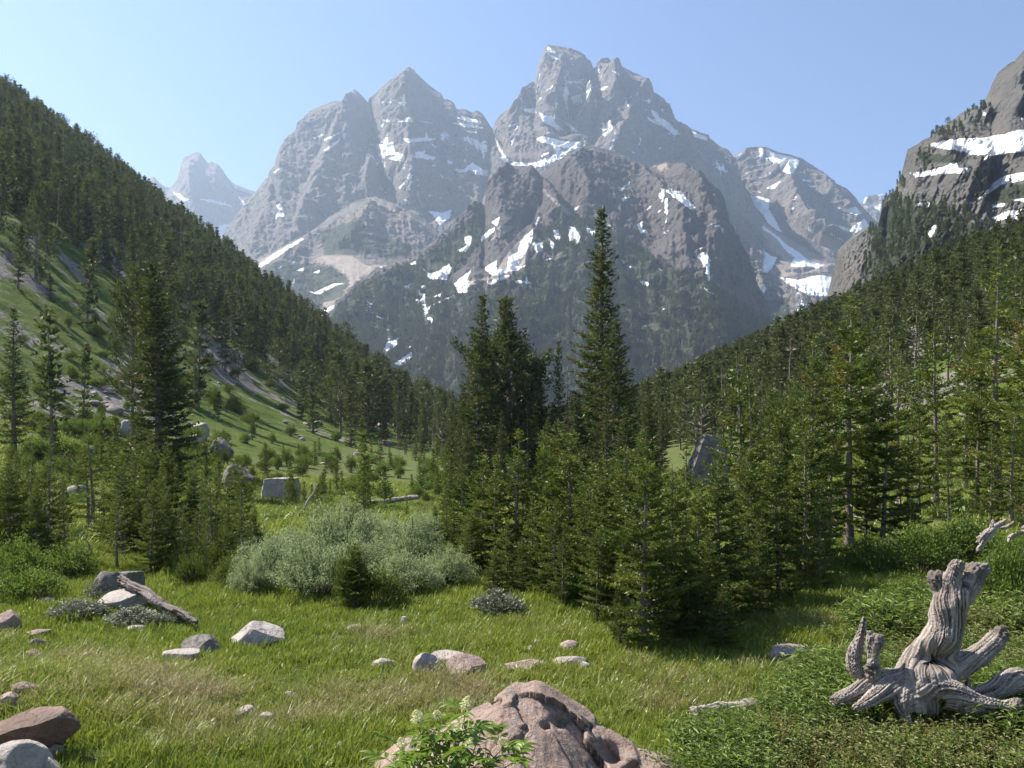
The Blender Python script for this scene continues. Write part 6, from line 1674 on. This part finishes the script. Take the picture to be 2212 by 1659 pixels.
def tuft(seed, n, L, W, spread, lean, seedhead=0.0, curve=0.5):
    r = np.random.RandomState(seed)
    b = Bag()
    th = r.rand(n) * 6.283; rr = spread * np.sqrt(r.rand(n))
    o = np.stack([rr * np.cos(th), rr * np.sin(th), np.full(n, -0.015)], 1)
    az = r.rand(n) * 6.283; ln = L * r.uniform(0.5, 1.15, n); w = W * r.uniform(0.7, 1.3, n)
    le = lean * r.uniform(0.3, 1.5, n)
    d = np.stack([np.cos(az), np.sin(az), 0 * az], 1); s = np.stack([-np.sin(az + r.normal(0, 0.6, n)), np.cos(az), 0 * az], 1)
    z = np.array([0, 0, 1.0])
    P = []
    for u, ww in ((0, 0.8), (0.4, 1.0), (0.75, 0.65), (1.0, 0.0)):
        c = o + z * (ln * u * (1 - 0.22 * curve * u))[:, None] + d * (ln * (le * u + curve * le * u ** 2.2))[:, None]
        if ww > 0: P += [c - s * (w * ww / 2)[:, None], c + s * (w * ww / 2)[:, None]]
        else: P += [c]
    V = np.stack(P, 1).reshape(-1, 3)
    k = np.arange(n)[:, None] * 7
    f4 = np.concatenate([k + np.array([[0, 1, 3, 2]]), k + np.array([[2, 3, 5, 4]])]); f3 = k + np.array([[4, 5, 6]])
    t = np.repeat(np.clip(r.rand(n), 0, 1), 7)
    b.add(V, f4, 0, t); b.F3.append(f3); b.m3.append(np.zeros(len(f3), int))
    if seedhead > 0:
        m = r.rand(n) < seedhead
        tip = P[-1][m]; q = len(tip)
        dd = d[m] * 0.5 + np.array([0, 0, 0.7]) + r.normal(0, 0.15, (q, 3)); dd /= np.linalg.norm(dd, axis=1)[:, None]
        b.add(spikes(tip - dd * 0.02, dd, np.full(q, 0.055), np.full(q, 0.014), r), np.arange(3 * q).reshape(-1, 3), 0, 1.0)
    return b.mesh("grass_tuft", [M_GRASS], smooth=False)

TUFTS = [tuft(1, 34, 0.20, 0.010, 0.13, 0.28), tuft(2, 30, 0.25, 0.011, 0.13, 0.32), tuft(3, 26, 0.17, 0.014, 0.12, 0.25), tuft(4, 40, 0.24, 0.006, 0.15, 0.55, 0.5, 0.9), tuft(5, 36, 0.27, 0.006, 0.15, 0.6, 0.6, 1.0), tuft(6, 30, 0.14, 0.010, 0.14, 0.4), tuft(7, 11, 0.19, 0.034, 0.10, 0.35, 0, 0.6), tuft(8, 16, 0.15, 0.026, 0.12, 0.5, 0, 0.5)]

def in_foot(x, y, k=1.0):
    m = np.zeros(x.shape, bool)
    for fx, fy, rx, ry in FOOT:
        if rx > 0.05: m |= ((x - fx) / (rx * k)) ** 2 + ((y - fy) / (ry * k)) ** 2 < 1
    return m

def cover_zone(px, py):
    """where low leafy plants take over from grass"""
    return np.clip(field(px, py, [[(1560, 1700), (1640, 1560), (1720, 1470), (1800, 1430), (1880, 1340), (2000, 1330), (2260, 1180), (2300, 1700)], [(1420, 1700), (1500, 1600), (1620, 1560), (1600, 1700)]], -40) / 30 + 0.5, 0, 1)

def build_grass():
    r = np.random.RandomState(9)
    n = 34000
    y = np.sqrt(r.uniform(6.3 ** 2, 26 ** 2, n)); x = r.uniform(-0.66, 0.66, n) * y
    px, py = CX + F * x / y, HY - F * height(x, y) / y
    cz = cover_zone(px, py)
    under = fbm(x / 2.2, y / 2.2, 0, 3, 77)
    ok = ~in_foot(x, y, 0.9) & (r.rand(n) > 0.35 * cz)
    x, y, px, py = x[ok], y[ok], px[ok], py[ok]
    n2 = 13000
    yb = np.sqrt(r.uniform(26 ** 2, 95 ** 2, n2)); xb = r.uniform(-0.62, 0.62, n2) * yb
    X, Y = np.concatenate([x, xb]), np.concatenate([y, yb])
    Z = height(X, Y)
    PX, PY = CX + F * X / Y, HY - F * Z / Y
    nz = fbm(X / 2.6, Y / 2.6, 0, 4, 41); nz2 = fbm(X / 0.8, Y / 0.8, 0, 3, 43)
    zone = np.exp(-(((PX - 760) / 520) ** 2 + ((PY - 1500) / 110) ** 2)) + 0.6 * np.exp(-(((PX - 250) / 300) ** 2 + ((PY - 1520) / 90) ** 2)) + 0.5 * np.exp(-(((PX - 1350) / 160) ** 2 + ((PY - 1560) / 40) ** 2))
    dry = np.clip(0.02 + 0.36 * zone + 1.1 * nz + 0.6 * nz2, 0, 1) * (PY > 1330)
    dry = np.where(Y > 26, 0.08, dry)
    hue = np.clip(0.5 + 0.9 * fbm(X / 3.5, Y / 3.5, 0, 3, 45) + 0.25 * r.normal(size=len(X)), 0, 1)
    pick = np.where(r.rand(len(X)) < dry * 1.1, r.choice([3, 4], len(X)), r.choice([0, 1, 2, 5, 6, 7], len(X), p=[0.30, 0.22, 0.22, 0.12, 0.07, 0.07]))
    S = r.uniform(0.6, 1.12, len(X)) * np.where(Y > 26, 1.9, np.where(Y > 17, 1.25, 1.0)) * (1 + 0.35 * nz2)
    far = np.where(Y > 26, 1.5, 1.0)
    gn_scatter('grass', np.stack([X, Y, Z], 1), np.stack([S * far, S * far, S * 0.9], 1), r.rand(len(X)) * 6.28, TUFTS, pick, "lawn of green and straw-coloured grass between the stones", 'grass', extra={'dry': dry, 'hue': hue}, tilt=r.normal(0, 0.08, (len(X), 2)) + np.array([0.0, 0.10]))
build_grass()

def sprig(seed, n, leaf, h, spread, mat, wl=0.5):
    r = np.random.RandomState(seed); b = Bag()
    Ps, Ds = [], []
    for i in range(n):
        a = r.rand() * 6.28; o = np.array([math.cos(a), math.sin(a), 0]) * spread * math.sqrt(r.rand())
        tip = o + np.array([math.cos(a) * 0.3 * h, math.sin(a) * 0.3 * h, h * r.uniform(0.6, 1.1)])
        b.add(*tube(np.stack([o - np.array([0, 0, 0.03]), tip]), [0.003, 0.002], 3), mat=1)
        m = 9
        u = np.linspace(0.25, 1.0, m)
        Ps.append(o + (tip - o) * u[:, None])
        aa = r.rand() * 6.28 + np.arange(m) * 2.4
        d = np.stack([np.cos(aa), np.sin(aa), 0.35 + 0 * aa], 1); Ds.append(d / np.linalg.norm(d, axis=1)[:, None])
    P, D = np.concatenate(Ps), np.concatenate(Ds); q = len(P)
    b.add(leaves(P, D, leaf * r.uniform(0.7, 1.3, q), leaf * wl * r.uniform(0.8, 1.2, q), r), leaf_faces(q), 0, np.repeat(r.rand(q), 4))
    return b.mesh("cover_sprig", [mat, M_STEM], smooth=False)

def build_cover():
    r = np.random.RandomState(19)
    SP = [sprig(1, 16, 0.040, 0.20, 0.14, M_COVER), sprig(2, 14, 0.048, 0.26, 0.14, M_COVER), sprig(3, 12, 0.055, 0.22, 0.13, M_LEAFY, 0.4), sprig(4, 10, 0.085, 0.30, 0.12, M_LEAFY, 0.26)]
    n = 15000
    y = np.sqrt(r.uniform(6.5 ** 2, 22 ** 2, n)); x = r.uniform(0.05, 0.68, n) * y
    z = height(x, y); px, py = CX + F * x / y, HY - F * z / y
    ok = (r.rand(n) < cover_zone(px, py) * np.clip(0.72 + 1.4 * fbm(x / 0.9, y / 0.9, 0, 3, 57), 0.15, 1)) & ~in_foot(x, y, 0.75)
    x, y, z, px, py = x[ok], y[ok], z[ok], px[ok], py[ok]
    nz = fbm(x / 1.5, y / 1.5, 0, 3, 51)
    lush = ((py < 1330) | (nz > 0.12))
    pick = np.where(lush, r.choice([2, 3], len(x)), r.choice([0, 1], len(x)))
    pick = np.where(r.rand(len(x)) < 0.28, r.choice([0, 1, 2, 3], len(x)), pick)
    pick = np.where((py > 1560) & (px < 1650), 3, pick)
    gn_scatter('undergrowth', np.stack([x, y, z], 1), r.uniform(0.75, 1.25, len(x)) * (1 + 0.4 * nz) * np.where(y > 14, 1.4, 1), r.rand(len(x)) * 6.28, SP, pick, "low leafy undergrowth around the stump", 'undergrowth', tilt=r.normal(0, 0.15, (len(x), 2)))
    # herbs and leafy ground between the firs and over the green slope beyond them
    n = 7000
    y = np.sqrt(r.uniform(15 ** 2, 80 ** 2, n)); x = r.uniform(-0.62, 0.62, n) * y
    z = height(x, y); px, py = CX + F * x / y, HY - F * z / y
    q = fbm(x / 9, y / 9, 0, 3, 53)
    ok = ((py < 1270) & (r.rand(n) < np.clip(0.25 + 1.6 * q, 0, 1)) & ((y > 19) | (px > 1500) | (px < 420)))
    x, y, z = x[ok], y[ok], z[ok]
    gn_scatter('undergrowth', np.stack([x, y, z], 1), r.uniform(0.9, 1.7, len(x)) * np.where(y > 40, 1.3, 1), r.rand(len(x)) * 6.28, SP, r.choice([0, 1, 2, 3], len(x), p=[0.2, 0.2, 0.4, 0.2]), "leafy undergrowth between the firs and over the valley flat", 'undergrowth')
build_cover()

def flowers():
    r = np.random.RandomState(29)
    s = NT("yellow_petal"); m_y = s.done(s.leafy((0.75, 0.42, 0.02), 0.3, 0.4, 0.02))
    b = Bag()
    for i in range(6):
        a = i * 1.047; d = np.array([[math.cos(a), math.sin(a), 0.25]])
        b.add(leaves(np.array([[0, 0, 0.28]]), d, np.array([0.022]), np.array([0.014]), r), leaf_faces(1), 0)
    b.add(*tube(np.array([[0, 0, 0], [0, 0, 0.28]]), [0.0025, 0.002], 3), mat=1)
    me = b.mesh("flower", [m_y, M_STEM])
    for i, (px, py) in enumerate(sorted([(1290, 1452), (1345, 1475), (1390, 1462), (1300, 1490), (1395, 1440), (1462, 1520), (1475, 1508), (1360, 1505), (1500, 1470), (1440, 1490)])):
        p = on_ground(px, py)
        o = link('yellow_flower', me, loc=p, label="small yellow flower below the front firs, %s counted towards the stump" % nth(i), cat='flower', group='yellow flowers under the front firs')
        o.rotation_euler = (0, 0, r.rand() * 6)
flowers()
